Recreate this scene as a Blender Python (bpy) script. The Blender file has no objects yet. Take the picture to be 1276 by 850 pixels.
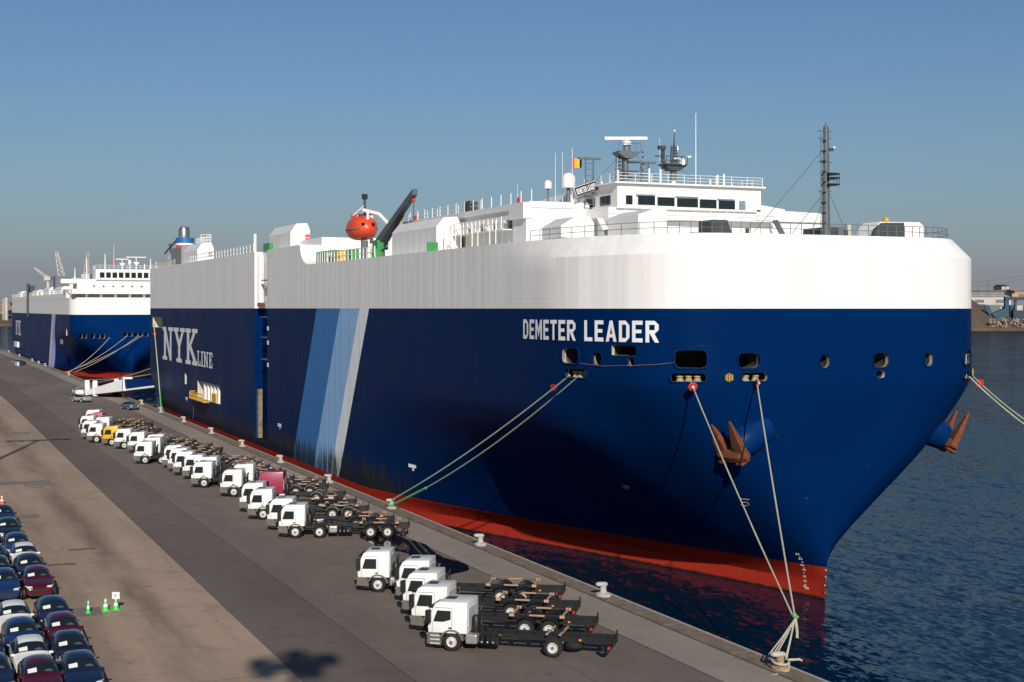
import bpy, bmesh, math, random
import numpy as np
from mathutils import Vector, Matrix
from mathutils.bvhtree import BVHTree
R = math.radians
rnd = random.Random(7)
SC = bpy.context.scene
COL = SC.collection

# ------------------------------------------------------------------ camera, sky, sun, exposure
F = 1772.0                      # focal length in pixels of the 1276 px wide photograph (50 mm lens)
HZ = 384.0                      # horizon row
EYE = 20.0                      # eye height above the water
TH = math.atan(754 / F)         # the quay runs 23 degrees left of the view direction
CT, ST = math.cos(TH), math.sin(TH)
QZ = 2.4                        # quay level above the water
cam = bpy.data.cameras.new('camera')
cam.lens = 50; cam.sensor_width = 36
cam.shift_y = -(425 - HZ) / 1276
cam.clip_start = 0.5; cam.clip_end = 20000
camo = bpy.data.objects.new('camera', cam); COL.objects.link(camo)
camo.location = (0, 0, EYE); camo.rotation_euler = (R(90), 0, -TH)
SC.camera = camo

SUN_AZ = (-0.265, -0.964); SUN_EL = 26     # horizontal direction towards the sun
world = bpy.data.worlds.new('World'); SC.world = world; world.use_nodes = True
wn = world.node_tree; wn.nodes.clear()
sky = wn.nodes.new('ShaderNodeTexSky'); sky.sky_type = 'NISHITA'; sky.sun_disc = False
sky.sun_elevation = R(SUN_EL); sky.sun_rotation = math.atan2(SUN_AZ[0], SUN_AZ[1])
sky.altitude = 0; sky.air_density = 1.0; sky.dust_density = 0.1; sky.ozone_density = 6.0
bg = wn.nodes.new('ShaderNodeBackground'); bg.inputs['Strength'].default_value = 0.055
wo = wn.nodes.new('ShaderNodeOutputWorld')
# a grey smog layer all round the horizon, thinning upwards
tcw = wn.nodes.new('ShaderNodeTexCoord'); sxw = wn.nodes.new('ShaderNodeSeparateXYZ'); wn.links.new(tcw.outputs['Generated'], sxw.inputs[0])
def wmath(op, a, b):
    q = wn.nodes.new('ShaderNodeMath'); q.operation = op
    for i, v in enumerate((a, b)):
        if isinstance(v, (int, float)): q.inputs[i].default_value = v
        else: wn.links.new(v, q.inputs[i])
    return q.outputs[0]
sm_f = wmath('MINIMUM', wmath('MULTIPLY', wmath('POWER', 2.71828, wmath('MULTIPLY', wmath('MAXIMUM', sxw.outputs[2], 0.0), -12.5)), 1.25), 0.97)
smx = wn.nodes.new('ShaderNodeMixRGB'); wn.links.new(sm_f, smx.inputs[0]); tnt = wn.nodes.new('ShaderNodeMixRGB'); tnt.blend_type = 'MULTIPLY'; tnt.inputs[0].default_value = 1; tnt.inputs[2].default_value = (.92, 1.04, 1.06, 1); wn.links.new(sky.outputs[0], tnt.inputs[1]); wn.links.new(tnt.outputs[0], smx.inputs[1]); smx.inputs[2].default_value = (3.7, 4.0, 4.4, 1)
wn.links.new(smx.outputs[0], bg.inputs[0]); wn.links.new(bg.outputs[0], wo.inputs[0])
sl = bpy.data.lights.new('sun', 'SUN'); sl.energy = 3.9; sl.angle = R(0.53); sl.color = (1.0, 0.93, 0.84)
so = bpy.data.objects.new('sun', sl); COL.objects.link(so)
sd = Vector((SUN_AZ[0] * math.cos(R(SUN_EL)), SUN_AZ[1] * math.cos(R(SUN_EL)), math.sin(R(SUN_EL))))
so.rotation_euler = sd.to_track_quat('Z', 'Y').to_euler(); so.location = (-30, -60, 60)
SC.view_settings.view_transform = 'Standard'; SC.view_settings.look = 'None'
SC.view_settings.exposure = 0.2; SC.view_settings.gamma = 1.0

# ------------------------------------------------------------------ helpers
def ray(px):
    d = (px - 638) / F
    return d * CT + ST, -d * ST + CT          # world X, Y per metre of depth
def atz(px, py, z=QZ):
    D = (EYE - z) * F / (py - HZ); a, b = ray(px); return Vector((a * D, b * D, z))
def atx(px, py, X):
    a, b = ray(px); D = X / a; return Vector((X, b * D, EYE - (py - HZ) * D / F))
def aty(px, py, Y):
    a, b = ray(px); D = Y / b; return Vector((a * D, Y, EYE - (py - HZ) * D / F))
def atd(px, py, D):
    a, b = ray(px); return Vector((a * D, b * D, EYE - (py - HZ) * D / F))

def mat(name, rgb, rough=0.6, metal=0.0, var=0.12, scale=1.5, bump=0.0, bscale=20, spec=0.5, stretch=(1, 1, 1), coat=0.0, dirt=None, dscale=0.6, dcut=0.6):
    m = bpy.data.materials.new(name); m.use_nodes = True
    n = m.node_tree; p = n.nodes['Principled BSDF']; L = n.links
    p.inputs['Roughness'].default_value = rough; p.inputs['Metallic'].default_value = metal
    p.inputs['Specular IOR Level'].default_value = spec; p.inputs['Coat Weight'].default_value = coat
    p.inputs['Coat Roughness'].default_value = 0.08
    tc = n.nodes.new('ShaderNodeTexCoord'); mp = n.nodes.new('ShaderNodeMapping'); mp.inputs['Scale'].default_value = stretch
    L.new(tc.outputs['Object'], mp.inputs[0])
    nz = n.nodes.new('ShaderNodeTexNoise'); nz.inputs['Scale'].default_value = scale; nz.inputs['Detail'].default_value = 6
    L.new(mp.outputs[0], nz.inputs['Vector'])
    cr = n.nodes.new('ShaderNodeValToRGB'); e = cr.color_ramp.elements
    e[0].position = 0.3; e[1].position = 0.7
    e[0].color = tuple(c * (1 - var) for c in rgb) + (1,); e[1].color = tuple(min(1, c * (1 + var)) for c in rgb) + (1,)
    L.new(nz.outputs[0], cr.inputs[0]); out = cr.outputs[0]
    if dirt:
        d2 = n.nodes.new('ShaderNodeTexNoise'); d2.inputs['Scale'].default_value = dscale; d2.inputs['Detail'].default_value = 8
        d2.inputs['Roughness'].default_value = 0.7; L.new(mp.outputs[0], d2.inputs['Vector'])
        r2 = n.nodes.new('ShaderNodeValToRGB'); r2.color_ramp.elements[0].position = dcut; r2.color_ramp.elements[1].position = dcut + 0.12
        L.new(d2.outputs[0], r2.inputs[0])
        mx = n.nodes.new('ShaderNodeMixRGB'); L.new(r2.outputs[0], mx.inputs[0]); L.new(out, mx.inputs[1]); mx.inputs[2].default_value = tuple(dirt) + (1,)
        out = mx.outputs[0]
    L.new(out, p.inputs['Base Color'])
    if bump:
        b = n.nodes.new('ShaderNodeBump'); b.inputs['Distance'].default_value = bump
        bn = n.nodes.new('ShaderNodeTexNoise'); bn.inputs['Scale'].default_value = bscale; bn.inputs['Detail'].default_value = 4
        L.new(mp.outputs[0], bn.inputs['Vector']); L.new(bn.outputs[0], b.inputs['Height']); L.new(b.outputs[0], p.inputs['Normal'])
    return m

class M:
    """collects shapes and links them as one mesh object"""
    def __init__(s): s.v = []; s.f = []; s.m = []; s.k = 0
    def add(s, vs, fs):
        o = len(s.v); s.v += [tuple(v) for v in vs]
        for f in fs: s.f.append([i + o for i in f]); s.m.append(s.k)
        return s
    def mi(s, k): s.k = k; return s
    def box(s, x0, x1, y0, y1, z0, z1):
        return s.add([(x0,y0,z0),(x1,y0,z0),(x1,y1,z0),(x0,y1,z0),(x0,y0,z1),(x1,y0,z1),(x1,y1,z1),(x0,y1,z1)],
                     [(0,3,2,1),(4,5,6,7),(0,1,5,4),(1,2,6,5),(2,3,7,6),(3,0,4,7)])
    def obox(s, c, ax, ay, az, hx, hy, hz):
        c = Vector(c); V = []
        for k in (-1, 1):
            for i, j in ((-1,-1),(1,-1),(1,1),(-1,1)): V.append(c + ax*hx*i + ay*hy*j + az*hz*k)
        return s.add(V, [(0,3,2,1),(4,5,6,7),(0,1,5,4),(1,2,6,5),(2,3,7,6),(3,0,4,7)])
    def prism(s, poly, axis, a0, a1, tap=None):
        V = []
        for k, a in enumerate((a0, a1)):
            for u, w in poly:
                aa = a * (tap(u, w) if tap else 1)
                V.append({'x': (aa, u, w), 'y': (u, aa, w), 'z': (u, w, aa)}[axis])
        n = len(poly)
        F_ = [tuple(range(n))[::-1], tuple(range(n, 2*n))] + [(i, (i+1) % n, n + (i+1) % n, n + i) for i in range(n)]
        return s.add(V, F_)
    def loft(s, rings, caps=True):
        n = len(rings[0]); V = [p for r in rings for p in r]; fs = []
        for k in range(len(rings) - 1):
            for i in range(n): fs.append((k*n+i, k*n+(i+1) % n, (k+1)*n+(i+1) % n, (k+1)*n+i))
        if caps: fs += [tuple(range(n))[::-1], tuple(range((len(rings)-1)*n, len(rings)*n))]
        return s.add(V, fs)
    def tube(s, pts, r, n=6, r1=None):
        pts = [Vector(p) for p in pts]; rings = []; N = len(pts)
        for i, p in enumerate(pts):
            t = (pts[min(i+1, N-1)] - pts[max(i-1, 0)]).normalized()
            u = t.cross(Vector((0, 0, 1)))
            if u.length < 1e-3: u = Vector((1, 0, 0))
            u.normalize(); w = t.cross(u); rr = r if r1 is None else r + (r1 - r) * i / (N - 1)
            rings.append([p + (u * math.cos(2*math.pi*k/n) + w * math.sin(2*math.pi*k/n)) * rr for k in range(n)])
        return s.loft(rings)
    def lathe(s, c, prof, n=16, axis='z', caps=True):
        c = Vector(c); rings = []
        for r, h in prof:
            ring = []
            for k in range(n):
                a = 2*math.pi*k/n; p, q = r*math.cos(a), r*math.sin(a)
                ring.append(c + Vector({'z': (p, q, h), 'y': (q, h, p), 'x': (h, p, q)}[axis]))
            rings.append(ring)
        return s.loft(rings, caps)
    def cone(s, p0, p1, r0, r1, n=16): return s.tube([p0, p1], r0, n, r1)
    def ball(s, c, rx, ry=None, rz=None, n=14, m=8):
        ry = ry or rx; rz = rz or rx
        rings = [[(c[0] + rx*math.sin(math.pi*j/m)*math.cos(2*math.pi*i/n), c[1] + ry*math.sin(math.pi*j/m)*math.sin(2*math.pi*i/n), c[2] - rz*math.cos(math.pi*j/m)) for i in range(n)] for j in range(1, m)]
        rings = [[(c[0] + (p[0]-c[0])*.02, c[1] + (p[1]-c[1])*.02, c[2]-rz) for p in rings[0]]] + rings + [[(c[0] + (p[0]-c[0])*.02, c[1] + (p[1]-c[1])*.02, c[2]+rz) for p in rings[-1]]]
        return s.loft(rings)
    def quad(s, *p): return s.add(p, [tuple(range(len(p)))])
    def build(s, name, m, parent=None, o=(0, 0, 0), bevel=0, smooth=None, seg=2):
        me = bpy.data.meshes.new(name)
        me.from_pydata([(v[0]-o[0], v[1]-o[1], v[2]-o[2]) for v in s.v], [], s.f)
        ms = m if isinstance(m, (list, tuple)) else [m]
        for x in ms: me.materials.append(x)
        if len(ms) > 1: me.polygons.foreach_set('material_index', s.m)
        b = bmesh.new(); b.from_mesh(me)
        bmesh.ops.recalc_face_normals(b, faces=b.faces)
        if bevel:
            ed = [e for e in b.edges if len(e.link_faces) == 2 and e.calc_face_angle(0) > 0.4]
            bmesh.ops.bevel(b, geom=ed, offset=bevel, segments=seg, affect='EDGES', profile=0.6, clamp_overlap=True)
        b.to_mesh(me); b.free(); me.update()
        if smooth is not None:
            me.polygons.foreach_set('use_smooth', [True] * len(me.polygons)); me.set_sharp_from_angle(angle=R(smooth))
        ob = bpy.data.objects.new(name, me); COL.objects.link(ob)
        if parent: ob.parent = parent
        return ob

def tag(o, label=None, cat=None, group=None, kind=None):
    if label: o['label'] = label
    if cat: o['category'] = cat
    if group: o['group'] = group
    if kind: o['kind'] = kind
    return o
def thing(name, label, cat, loc=(0, 0, 0), rz=0, group=None):
    o = bpy.data.objects.new(name, None); COL.objects.link(o); o.location = loc; o.rotation_euler = (0, 0, rz)
    o.empty_display_size = 0.3
    return tag(o, label, cat, group)
def copy_tree(o, parent=None):
    c = o.copy(); COL.objects.link(c)
    if parent: c.parent = parent
    for ch in o.children: copy_tree(ch, c)
    return c
def struct(name, m, mt, **k): return tag(m.build(name, mt, **k), kind='structure')

# ------------------------------------------------------------------ materials
WHITE = mat('white_ship_paint', (0.80, 0.785, 0.75), 0.42, var=0.04, scale=0.25, dirt=(0.60, 0.52, 0.42), dscale=0.8, dcut=0.66)
WHITE2 = mat('white_gear_paint', (0.78, 0.77, 0.74), 0.45, var=0.05)
GREY = mat('grey_mast_paint', (0.12, 0.135, 0.145), 0.5, var=0.1)
DARK = mat('dark_deck_paint', (0.045, 0.055, 0.06), 0.5)
BLACK = mat('black_gear', (0.008, 0.008, 0.009), 0.5, var=0.2)
GLASS = mat('dark_glass', (0.012, 0.017, 0.02), 0.06, var=0.1, spec=0.6)
RUST = mat('anchor_rust', (0.15, 0.042, 0.014), 0.8, var=0.35, scale=4, bump=0.03, bscale=8)
ROPE = mat('pale_green_rope', (0.40, 0.48, 0.34), 0.8, var=0.15, scale=6)
ROPE2 = mat('cream_rope', (0.42, 0.40, 0.30), 0.8, var=0.15, scale=6)
GREENROPE = mat('green_rope', (0.10, 0.38, 0.15), 0.8, var=0.2, scale=6)
GUARD = mat('red_guard', (0.62, 0.04, 0.035), 0.45)
ORANGE = mat('lifeboat_orange', (0.70, 0.075, 0.02), 0.38, var=0.08)
YELLOW = mat('yellow_paint', (0.68, 0.40, 0.02), 0.5)
GREEN = mat('green_paint', (0.03, 0.25, 0.06), 0.5)
STEEL = mat('bright_steel', (0.48, 0.45, 0.42), 0.3, metal=0.9, var=0.12, stretch=(6, 6, .5))
CREAM = mat('fairlead_cream', (0.50, 0.46, 0.37), 0.6, dirt=(0.28, 0.16, 0.08), dscale=2.5)
INNER = mat('mooring_deck_shade', (0.05, 0.05, 0.048), 0.8)  # grey darkened so the unlit depth behind the hull ports is painted in
BLUEP = mat('blue_ship_paint', (0.001, 0.024, 0.110), 0.38, var=0.15, scale=0.4, spec=.08)
BAND1 = mat('funnel_blue', (0.02, 0.13, 0.36), 0.4); BAND2 = mat('funnel_red', (0.60, 0.06, 0.035), 0.4)
LETTER = mat('white_lettering', (0.84, 0.84, 0.83), 0.5, var=0.05, scale=2)
CASTW = mat('bollard_paint', (0.44, 0.42, 0.38), 0.65, var=0.15, scale=3, dirt=(0.22, 0.12, 0.06), dscale=3, dcut=0.6)

def hull_mat(name, Zb, stripes, blue, red_top=2.25, y0=0.0, slime=True, side0=20):
    """zones of paint by height above the water; object coordinates: y aft from the stem, z up, x to starboard"""
    m = bpy.data.materials.new(name); m.use_nodes = True
    n = m.node_tree; L = n.links; p = n.nodes['Principled BSDF']
    p.inputs['Roughness'].default_value = 0.36; p.inputs['Specular IOR Level'].default_value = 0.02
    N = lambda t: n.nodes.new(t)
    tc = N('ShaderNodeTexCoord'); sx = N('ShaderNodeSeparateXYZ'); L.new(tc.outputs['Object'], sx.inputs[0])
    def math_(op, a, b=None, clamp=False):
        q = N('ShaderNodeMath'); q.operation = op; q.use_clamp = clamp
        for i, v in enumerate((a, b)):
            if v is None: continue
            if isinstance(v, (int, float)): q.inputs[i].default_value = v
            else: L.new(v, q.inputs[i])
        return q.outputs[0]
    def mix(f, a, b):
        q = N('ShaderNodeMixRGB')
        if isinstance(f, (int, float)): q.inputs[0].default_value = f
        else: L.new(f, q.inputs[0])
        for i, v in ((1, a), (2, b)):
            if isinstance(v, tuple): q.inputs[i].default_value = v + (1,)
            else: L.new(v, q.inputs[i])
        return q.outputs[0]
    def noise(scale, stretch, detail=5, rough=.55):
        mp = N('ShaderNodeMapping'); mp.inputs['Scale'].default_value = stretch; L.new(tc.outputs['Object'], mp.inputs[0])
        q = N('ShaderNodeTexNoise'); q.inputs['Scale'].default_value = scale; q.inputs['Detail'].default_value = detail; q.inputs['Roughness'].default_value = rough
        L.new(mp.outputs[0], q.inputs['Vector']); return q.outputs[0]
    def ramp(v, a, b):
        q = N('ShaderNodeMapRange'); q.inputs[1].default_value = a; q.inputs[2].default_value = b; L.new(v, q.inputs[0]); return q.outputs[0]
    z, y = sx.outputs[2], sx.outputs[1]
    big = noise(0.12, (1, 1, 1)); fine = noise(1.2, (1, 1, .25)); streak = noise(1.0, (1.4, 1.4, .05), 6)
    colb = mix(big, tuple(c * .8 for c in blue), tuple(c * 1.2 for c in blue))
    # stripes, slanted
    u = math_('ADD', y, math_('MULTIPLY', math_('SUBTRACT', z, Zb), 0.6))
    for a, b, c in stripes:
        inside = math_('MULTIPLY', math_('GREATER_THAN', u, a), math_('LESS_THAN', u, b))
        colb = mix(inside, colb, mix(fine, tuple(k * .9 for k in c), tuple(min(1, k * 1.08) for k in c)))
    # scuffs on the flare and fender scrapes low on the side
    sc = noise(1.7, (1, 1, 1.6), 8, .75); scm = math_('MULTIPLY', ramp(sc, .665, .70), math_('LESS_THAN', z, 15.0))
    scm = math_('MULTIPLY', scm, ramp(noise(.14, (1, 1, 1)), .5, .6))
    colb = mix(math_('MULTIPLY', scm, .8), colb, (.16, .17, .2))
    if slime:
        fs = noise(1.0, (2.4, 2.4, .12), 6, .6)
        low = math_('MULTIPLY', ramp(z, 5.6, 4.0), ramp(y, side0, side0 + 6))
        fm = math_('MULTIPLY', ramp(math_('ADD', fs, math_('MULTIPLY', ramp(z, 5.6, 3.0), .14)), .50, .62), low)
        colb = mix(math_('MULTIPLY', fm, .9), colb, mix(noise(2.5, (1, 1, .4)), (.006, .007, .009), (.05, .045, .03)))
    red = mix(fine, (.30, .020, .011), (.40, .034, .018))
    red2 = mix(noise(2.2, (1, 1, .6), 7, .7), (.34, .022, .012), (.42, .042, .024))
    wl = math_('ADD', z, math_('MULTIPLY', math_('SUBTRACT', fine, .5), .25))
    red = mix(ramp(wl, 1.15, 1.0), red, red2)
    red = mix(ramp(wl, 0.16, 0.05), red, (.05, .02, .012))
    white = mix(ramp(streak, .42, .62), (.80, .785, .75), (.87, .855, .82))
    rs = math_('MULTIPLY', ramp(noise(.9, (1, 1, .18), 8, .75), .66, .74), .5)
    white = mix(rs, white, (.50, .38, .25))
    col = mix(math_('GREATER_THAN', z, red_top), red, colb)
    col = mix(math_('GREATER_THAN', z, Zb), col, white)
    L.new(col, p.inputs['Base Color'])
    L.new(ramp(fine, -.6, 1.6), p.inputs['Roughness'])
    rg = N('ShaderNodeMapRange'); rg.inputs[3].default_value = .24; rg.inputs[4].default_value = .5; L.new(big, rg.inputs[0]); L.new(rg.outputs[0], p.inputs['Roughness'])
    # plating: shallow hungry-horse waves between frames, and strake seams
    wv = noise(1.0, (0, 1.25, .018), 2, .4); wv2 = noise(1.0, (.35, .35, .02), 2)
    seam = math_('PINGPONG', math_('ADD', z, .4), 1.5); seam = ramp(seam, 0.0, 0.05)
    h = math_('ADD', math_('ADD', math_('MULTIPLY', math_('MULTIPLY', wv, .055), ramp(y, 14, 26)), math_('MULTIPLY', wv2, .03)), math_('MULTIPLY', seam, .010))
    bp = N('ShaderNodeBump'); bp.inputs['Distance'].default_value = 1.0; bp.inputs['Strength'].default_value = .8
    L.new(h, bp.inputs['Height']); L.new(bp.outputs[0], p.inputs['Normal'])
    return m

# ------------------------------------------------------------------ water, quay, ground sheets
def water_mat():
    m = bpy.data.materials.new('harbour_water'); m.use_nodes = True
    n = m.node_tree; L = n.links; p = n.nodes['Principled BSDF']
    p.inputs['Base Color'].default_value = (.001, .014, .034, 1); p.inputs['Roughness'].default_value = .07
    p.inputs['IOR'].default_value = 1.13; p.inputs['Specular IOR Level'].default_value = .5
    tc = n.nodes.new('ShaderNodeTexCoord'); acc = None
    # wave slopes straight from noise, so that far water keeps them too
    for sc, st, amp in ((.05, (1.0, .6, 1), .12), (.9, (1.0, .40, 1), .26), (3.2, (1, .45, 1), .40)):
        mp = n.nodes.new('ShaderNodeMapping'); mp.inputs['Scale'].default_value = st; mp.inputs['Rotation'].default_value = (0, 0, R(65))
        L.new(tc.outputs['Object'], mp.inputs[0])
        q = n.nodes.new('ShaderNodeTexNoise'); q.inputs['Scale'].default_value = sc; q.inputs['Detail'].default_value = 3; q.inputs['Distortion'].default_value = .5
        L.new(mp.outputs[0], q.inputs['Vector'])
        a = n.nodes.new('ShaderNodeVectorMath'); a.operation = 'SUBTRACT'; a.inputs[1].default_value = (.5, .5, .5); L.new(q.outputs['Color'], a.inputs[0])
        b = n.nodes.new('ShaderNodeVectorMath'); b.operation = 'MULTIPLY'; b.inputs[1].default_value = (amp, amp, 0); L.new(a.outputs[0], b.inputs[0])
        if acc is None: acc = b.outputs[0]
        else:
            k = n.nodes.new('ShaderNodeVectorMath'); L.new(acc, k.inputs[0]); L.new(b.outputs[0], k.inputs[1]); acc = k.outputs[0]
    u = n.nodes.new('ShaderNodeVectorMath'); L.new(acc, u.inputs[0]); u.inputs[1].default_value = (0, 0, 1)
    v = n.nodes.new('ShaderNodeVectorMath'); v.operation = 'NORMALIZE'; L.new(u.outputs[0], v.inputs[0])
    # body colour under a mirror whose strength levels off at low angles, as on a rippled surface
    p.inputs['Specular IOR Level'].default_value = 0; p.inputs['Roughness'].default_value = .6
    fr = n.nodes.new('ShaderNodeFresnel'); fr.inputs['IOR'].default_value = 1.33; L.new(v.outputs[0], fr.inputs['Normal'])
    f1 = n.nodes.new('ShaderNodeMath'); f1.operation = 'MULTIPLY'; f1.inputs[1].default_value = .72; L.new(fr.outputs[0], f1.inputs[0])
    f2 = n.nodes.new('ShaderNodeMath'); f2.operation = 'MINIMUM'; f2.inputs[1].default_value = .30; L.new(f1.outputs[0], f2.inputs[0])
    gl = n.nodes.new('ShaderNodeBsdfGlossy'); gl.inputs['Roughness'].default_value = .06; L.new(v.outputs[0], gl.inputs['Normal'])
    ms = n.nodes.new('ShaderNodeMixShader'); L.new(f2.outputs[0], ms.inputs[0]); L.new(p.outputs[0], ms.inputs[1]); L.new(gl.outputs[0], ms.inputs[2])
    L.new(ms.outputs[0], n.nodes['Material Output'].inputs['Surface'])
    return m
struct('water', M().quad((-4000, -600, 0), (6000, -600, 0), (6000, 9000, 0), (-4000, 9000, 0)), water_mat())

def paving_mat(name, a, b, lines=True, track=None, rough=.85):
    m = bpy.data.materials.new(name); m.use_nodes = True
    n = m.node_tree; L = n.links; p = n.nodes['Principled BSDF']; p.inputs['Specular IOR Level'].default_value = .25
    tc = n.nodes.new('ShaderNodeTexCoord')
    def noise(scale, st, det=8, ro=.65):
        mp = n.nodes.new('ShaderNodeMapping'); mp.inputs['Scale'].default_value = st; L.new(tc.outputs['Object'], mp.inputs[0])
        q = n.nodes.new('ShaderNodeTexNoise'); q.inputs['Scale'].default_value = scale; q.inputs['Detail'].default_value = det; q.inputs['Roughness'].default_value = ro
        L.new(mp.outputs[0], q.inputs['Vector']); return q.outputs[0]
    def ramp(v, x0, x1, lo=0, hi=1):
        q = n.nodes.new('ShaderNodeMapRange'); q.inputs[1].default_value = x0; q.inputs[2].default_value = x1; q.inputs[3].default_value = lo; q.inputs[4].default_value = hi
        L.new(v, q.inputs[0]); return q.outputs[0]
    def mix(f, c1, c2, t='MIX'):
        q = n.nodes.new('ShaderNodeMixRGB'); q.blend_type = t; L.new(f, q.inputs[0])
        for i, v in ((1, c1), (2, c2)):
            if isinstance(v, tuple): q.inputs[i].default_value = v + (1,)
            else: L.new(v, q.inputs[i])
        return q.outputs[0]
    c = mix(ramp(noise(.11, (1, .35, 1)), .38, .62), tuple(k * .93 for k in a), tuple(k * 1.05 for k in b))
    c = mix(ramp(noise(.9, (1, .06, 1)), .5, .75, 0, .45), c, tuple(k * .72 for k in a))          # long tyre drags
    c = mix(ramp(noise(.45, (1, 1, 1)), .54, .70, 0, .6), c, tuple(k * .62 for k in a))             # blotches
    c = mix(ramp(noise(5, (1, 1, 1)), .35, .7, 0, .4), c, tuple(min(1, k * 1.3) for k in b))       # grain
    c = mix(ramp(noise(1.6, (1, .8, 1), 4), .66, .72, 0, .75), c, tuple(k * .42 for k in a))         # oil spots
    if track:
        sx = n.nodes.new('ShaderNodeSeparateXYZ'); L.new(tc.outputs['Object'], sx.inputs[0])
        for x0, w, amt in track:
            s1 = n.nodes.new('ShaderNodeMath'); s1.operation = 'SUBTRACT'; L.new(sx.outputs[0], s1.inputs[0]); s1.inputs[1].default_value = x0
            s2 = n.nodes.new('ShaderNodeMath'); s2.operation = 'ABSOLUTE'; L.new(s1.outputs[0], s2.inputs[0])
            s3 = n.nodes.new('ShaderNodeMath'); s3.operation = 'MULTIPLY'; L.new(ramp(s2.outputs[0], w, w * .2, 0, amt), s3.inputs[0]); L.new(ramp(noise(.2, (2, .3, 1)), .35, .6), s3.inputs[1])
            c = mix(s3.outputs[0], c, tuple(k * .55 for k in a))
    L.new(c, p.inputs['Base Color']); p.inputs['Roughness'].default_value = rough
    bp = n.nodes.new('ShaderNodeBump'); bp.inputs['Distance'].default_value = .02; L.new(noise(3, (1, 1, 1)), bp.inputs['Height']); L.new(bp.outputs[0], p.inputs['Normal'])
    return m
CONC = paving_mat('yard_concrete', (.325, .235, .168), (.385, .282, .203), track=((12.9, 1.7, .85), (9.2, 1.2, .5)))
LANE = paving_mat('dark_asphalt', (.125, .098, .082), (.155, .122, .102))
APRON = paving_mat('apron_asphalt', (.150, .118, .097), (.195, .154, .126))
EDGE = paving_mat('edge_concrete', (.26, .215, .178), (.32, .265, .22))
COPE = mat('coping_concrete', (.19, .145, .105), .9, var=.25, scale=.8, dirt=(.10, .075, .045), dscale=.7, dcut=.52)
NOSE = mat('coping_nose', (.40, .36, .31), .85, var=.15)
SEAM = mat('seam_tar', (.05, .042, .037), .9)
PATCH = mat('patch_asphalt', (.20, .158, .125), .9, var=.2)
GRATE = mat('drain_iron', (.13, .105, .085), .7, var=.2)
QW = mat('quay_wall_concrete', (.10, .09, .075), .9, var=.3, scale=.5)

QP = [(39.75, -120), (39.75, 150), (40.1, 260), (39.6, 420), (37.4, 640), (33.5, 1100)]      # quay edge, slightly bent far off
def sheet(x0, x1, z, name, mt, far=True):
    """a strip of paving between two offsets measured from the quay edge"""
    m = M(); Q = QP if far else QP[:3]
    for (a, ya), (b, yb) in zip(Q, Q[1:]):
        m.quad((a + x0 if x0 > -500 else x0, ya, z), (a + x1, ya, z), (b + x1, yb, z), (b + x0 if x0 > -500 else x0, yb, z))
    return struct(name, m, mt)
sheet(-3000, -1.25, QZ, 'quay_ground', CONC)
sheet(-22.6, -1.26, QZ + .004, 'road', APRON)
sheet(-22.58, -17.7, QZ + .008, 'road_lane', LANE)
sheet(-4.4, -1.27, QZ + .008, 'pavement', EDGE)
sm = M()
for off, w in ((-17.72, .05), (-4.42, .06), (-1.30, .06), (-9.9, .03)):
    for (a, ya), (b, yb) in zip(QP[:4], QP[1:5]): sm.quad((a + off, ya, QZ + .013), (a + off + w, ya, QZ + .013), (b + off + w, yb, QZ + .013), (b + off, yb, QZ + .013))
for k in range(14):                                     # cross joints in the yard slabs
    y = 50 + k * 17.3; sm.quad((-20, y, QZ + .004), (17.0, y, QZ + .004), (17.0, y + .05, QZ + .004), (-20, y + .05, QZ + .004))
struct('road_seam_lines', sm, SEAM)
qm = M()
for (a, ya), (b, yb) in zip(QP, QP[1:]):
    qm.quad((a - .15, ya, -3), (b - .15, yb, -3), (b - .15, yb, QZ - .3), (a - .15, ya, QZ - .3))
qwall = struct('quay_wall', qm, QW)
cs = M().box(-1.25, 0, 0, 6.96, -.5, .10); cs.build
c0 = None; y = 20.0
def qx(y):
    for (a, ya), (b, yb) in zip(QP, QP[1:]):
        if ya <= y <= yb: return a + (b - a) * (y - ya) / (yb - ya)
while y < 640:
    a, b = qx(y), qx(y + 7)
    if c0 is None:
        mm = M().mi(0).box(-1.25, -.22, 0, 6.95, -.5, .10); mm.mi(1).box(-.217, 0, 0, 6.95, -.5, .125)
        c0 = mm.build('coping_stone', [COPE, NOSE], qwall, bevel=.02, seg=1); c0.location = (a, y, QZ); c0.rotation_euler.z = -math.atan2(b - a, 7)
    else:
        c = c0.copy(); COL.objects.link(c); c.parent = qwall; c.location = (a, y, QZ); c.rotation_euler.z = -math.atan2(b - a, 7)
    y += 7
# drain covers and patched asphalt in the yard
gm = M()
for px, py, w, d in ((103, 685, 1.9, .75), (77, 704, 1.8, .7), (178, 732, 1.2, .2), (44, 608, 1.6, .4), (470, 702, 1.2, .12), (28, 652, 1, .3)):
    p = atz(px, py); gm.box(p.x - w/2, p.x + w/2, p.y - d/2, p.y + d/2, QZ + .003, QZ + .03)
    for k in range(7):
        gm.box(p.x - w/2 + w*k/7 + .03, p.x - w/2 + w*(k+1)/7 - .05, p.y - d/2 + .05, p.y + d/2 - .05, QZ + .03, QZ + .045)
struct('ground_drain_covers', gm, GRATE)
pm = M()
for px, py, w, d in ((14, 602, 7.5, 2.6), (25, 644, 3.2, 2.2), (104, 763, 1.9, 2.6), (50, 8+596, 3, 1.5), (15, 540, 5, 3)):
    p = atz(px, py); j = lambda: rnd.uniform(-.12, .12)
    pm.quad((p.x - w/2 + j(), p.y - d/2 + j(), QZ + .006), (p.x + w/2 + j(), p.y - d/2 + j(), QZ + .006), (p.x + w/2 + j(), p.y + d/2 + j(), QZ + .006), (p.x - w/2 + j(), p.y + d/2 + j(), QZ + .006))
struct('ground_patches', pm, PATCH)
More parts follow.
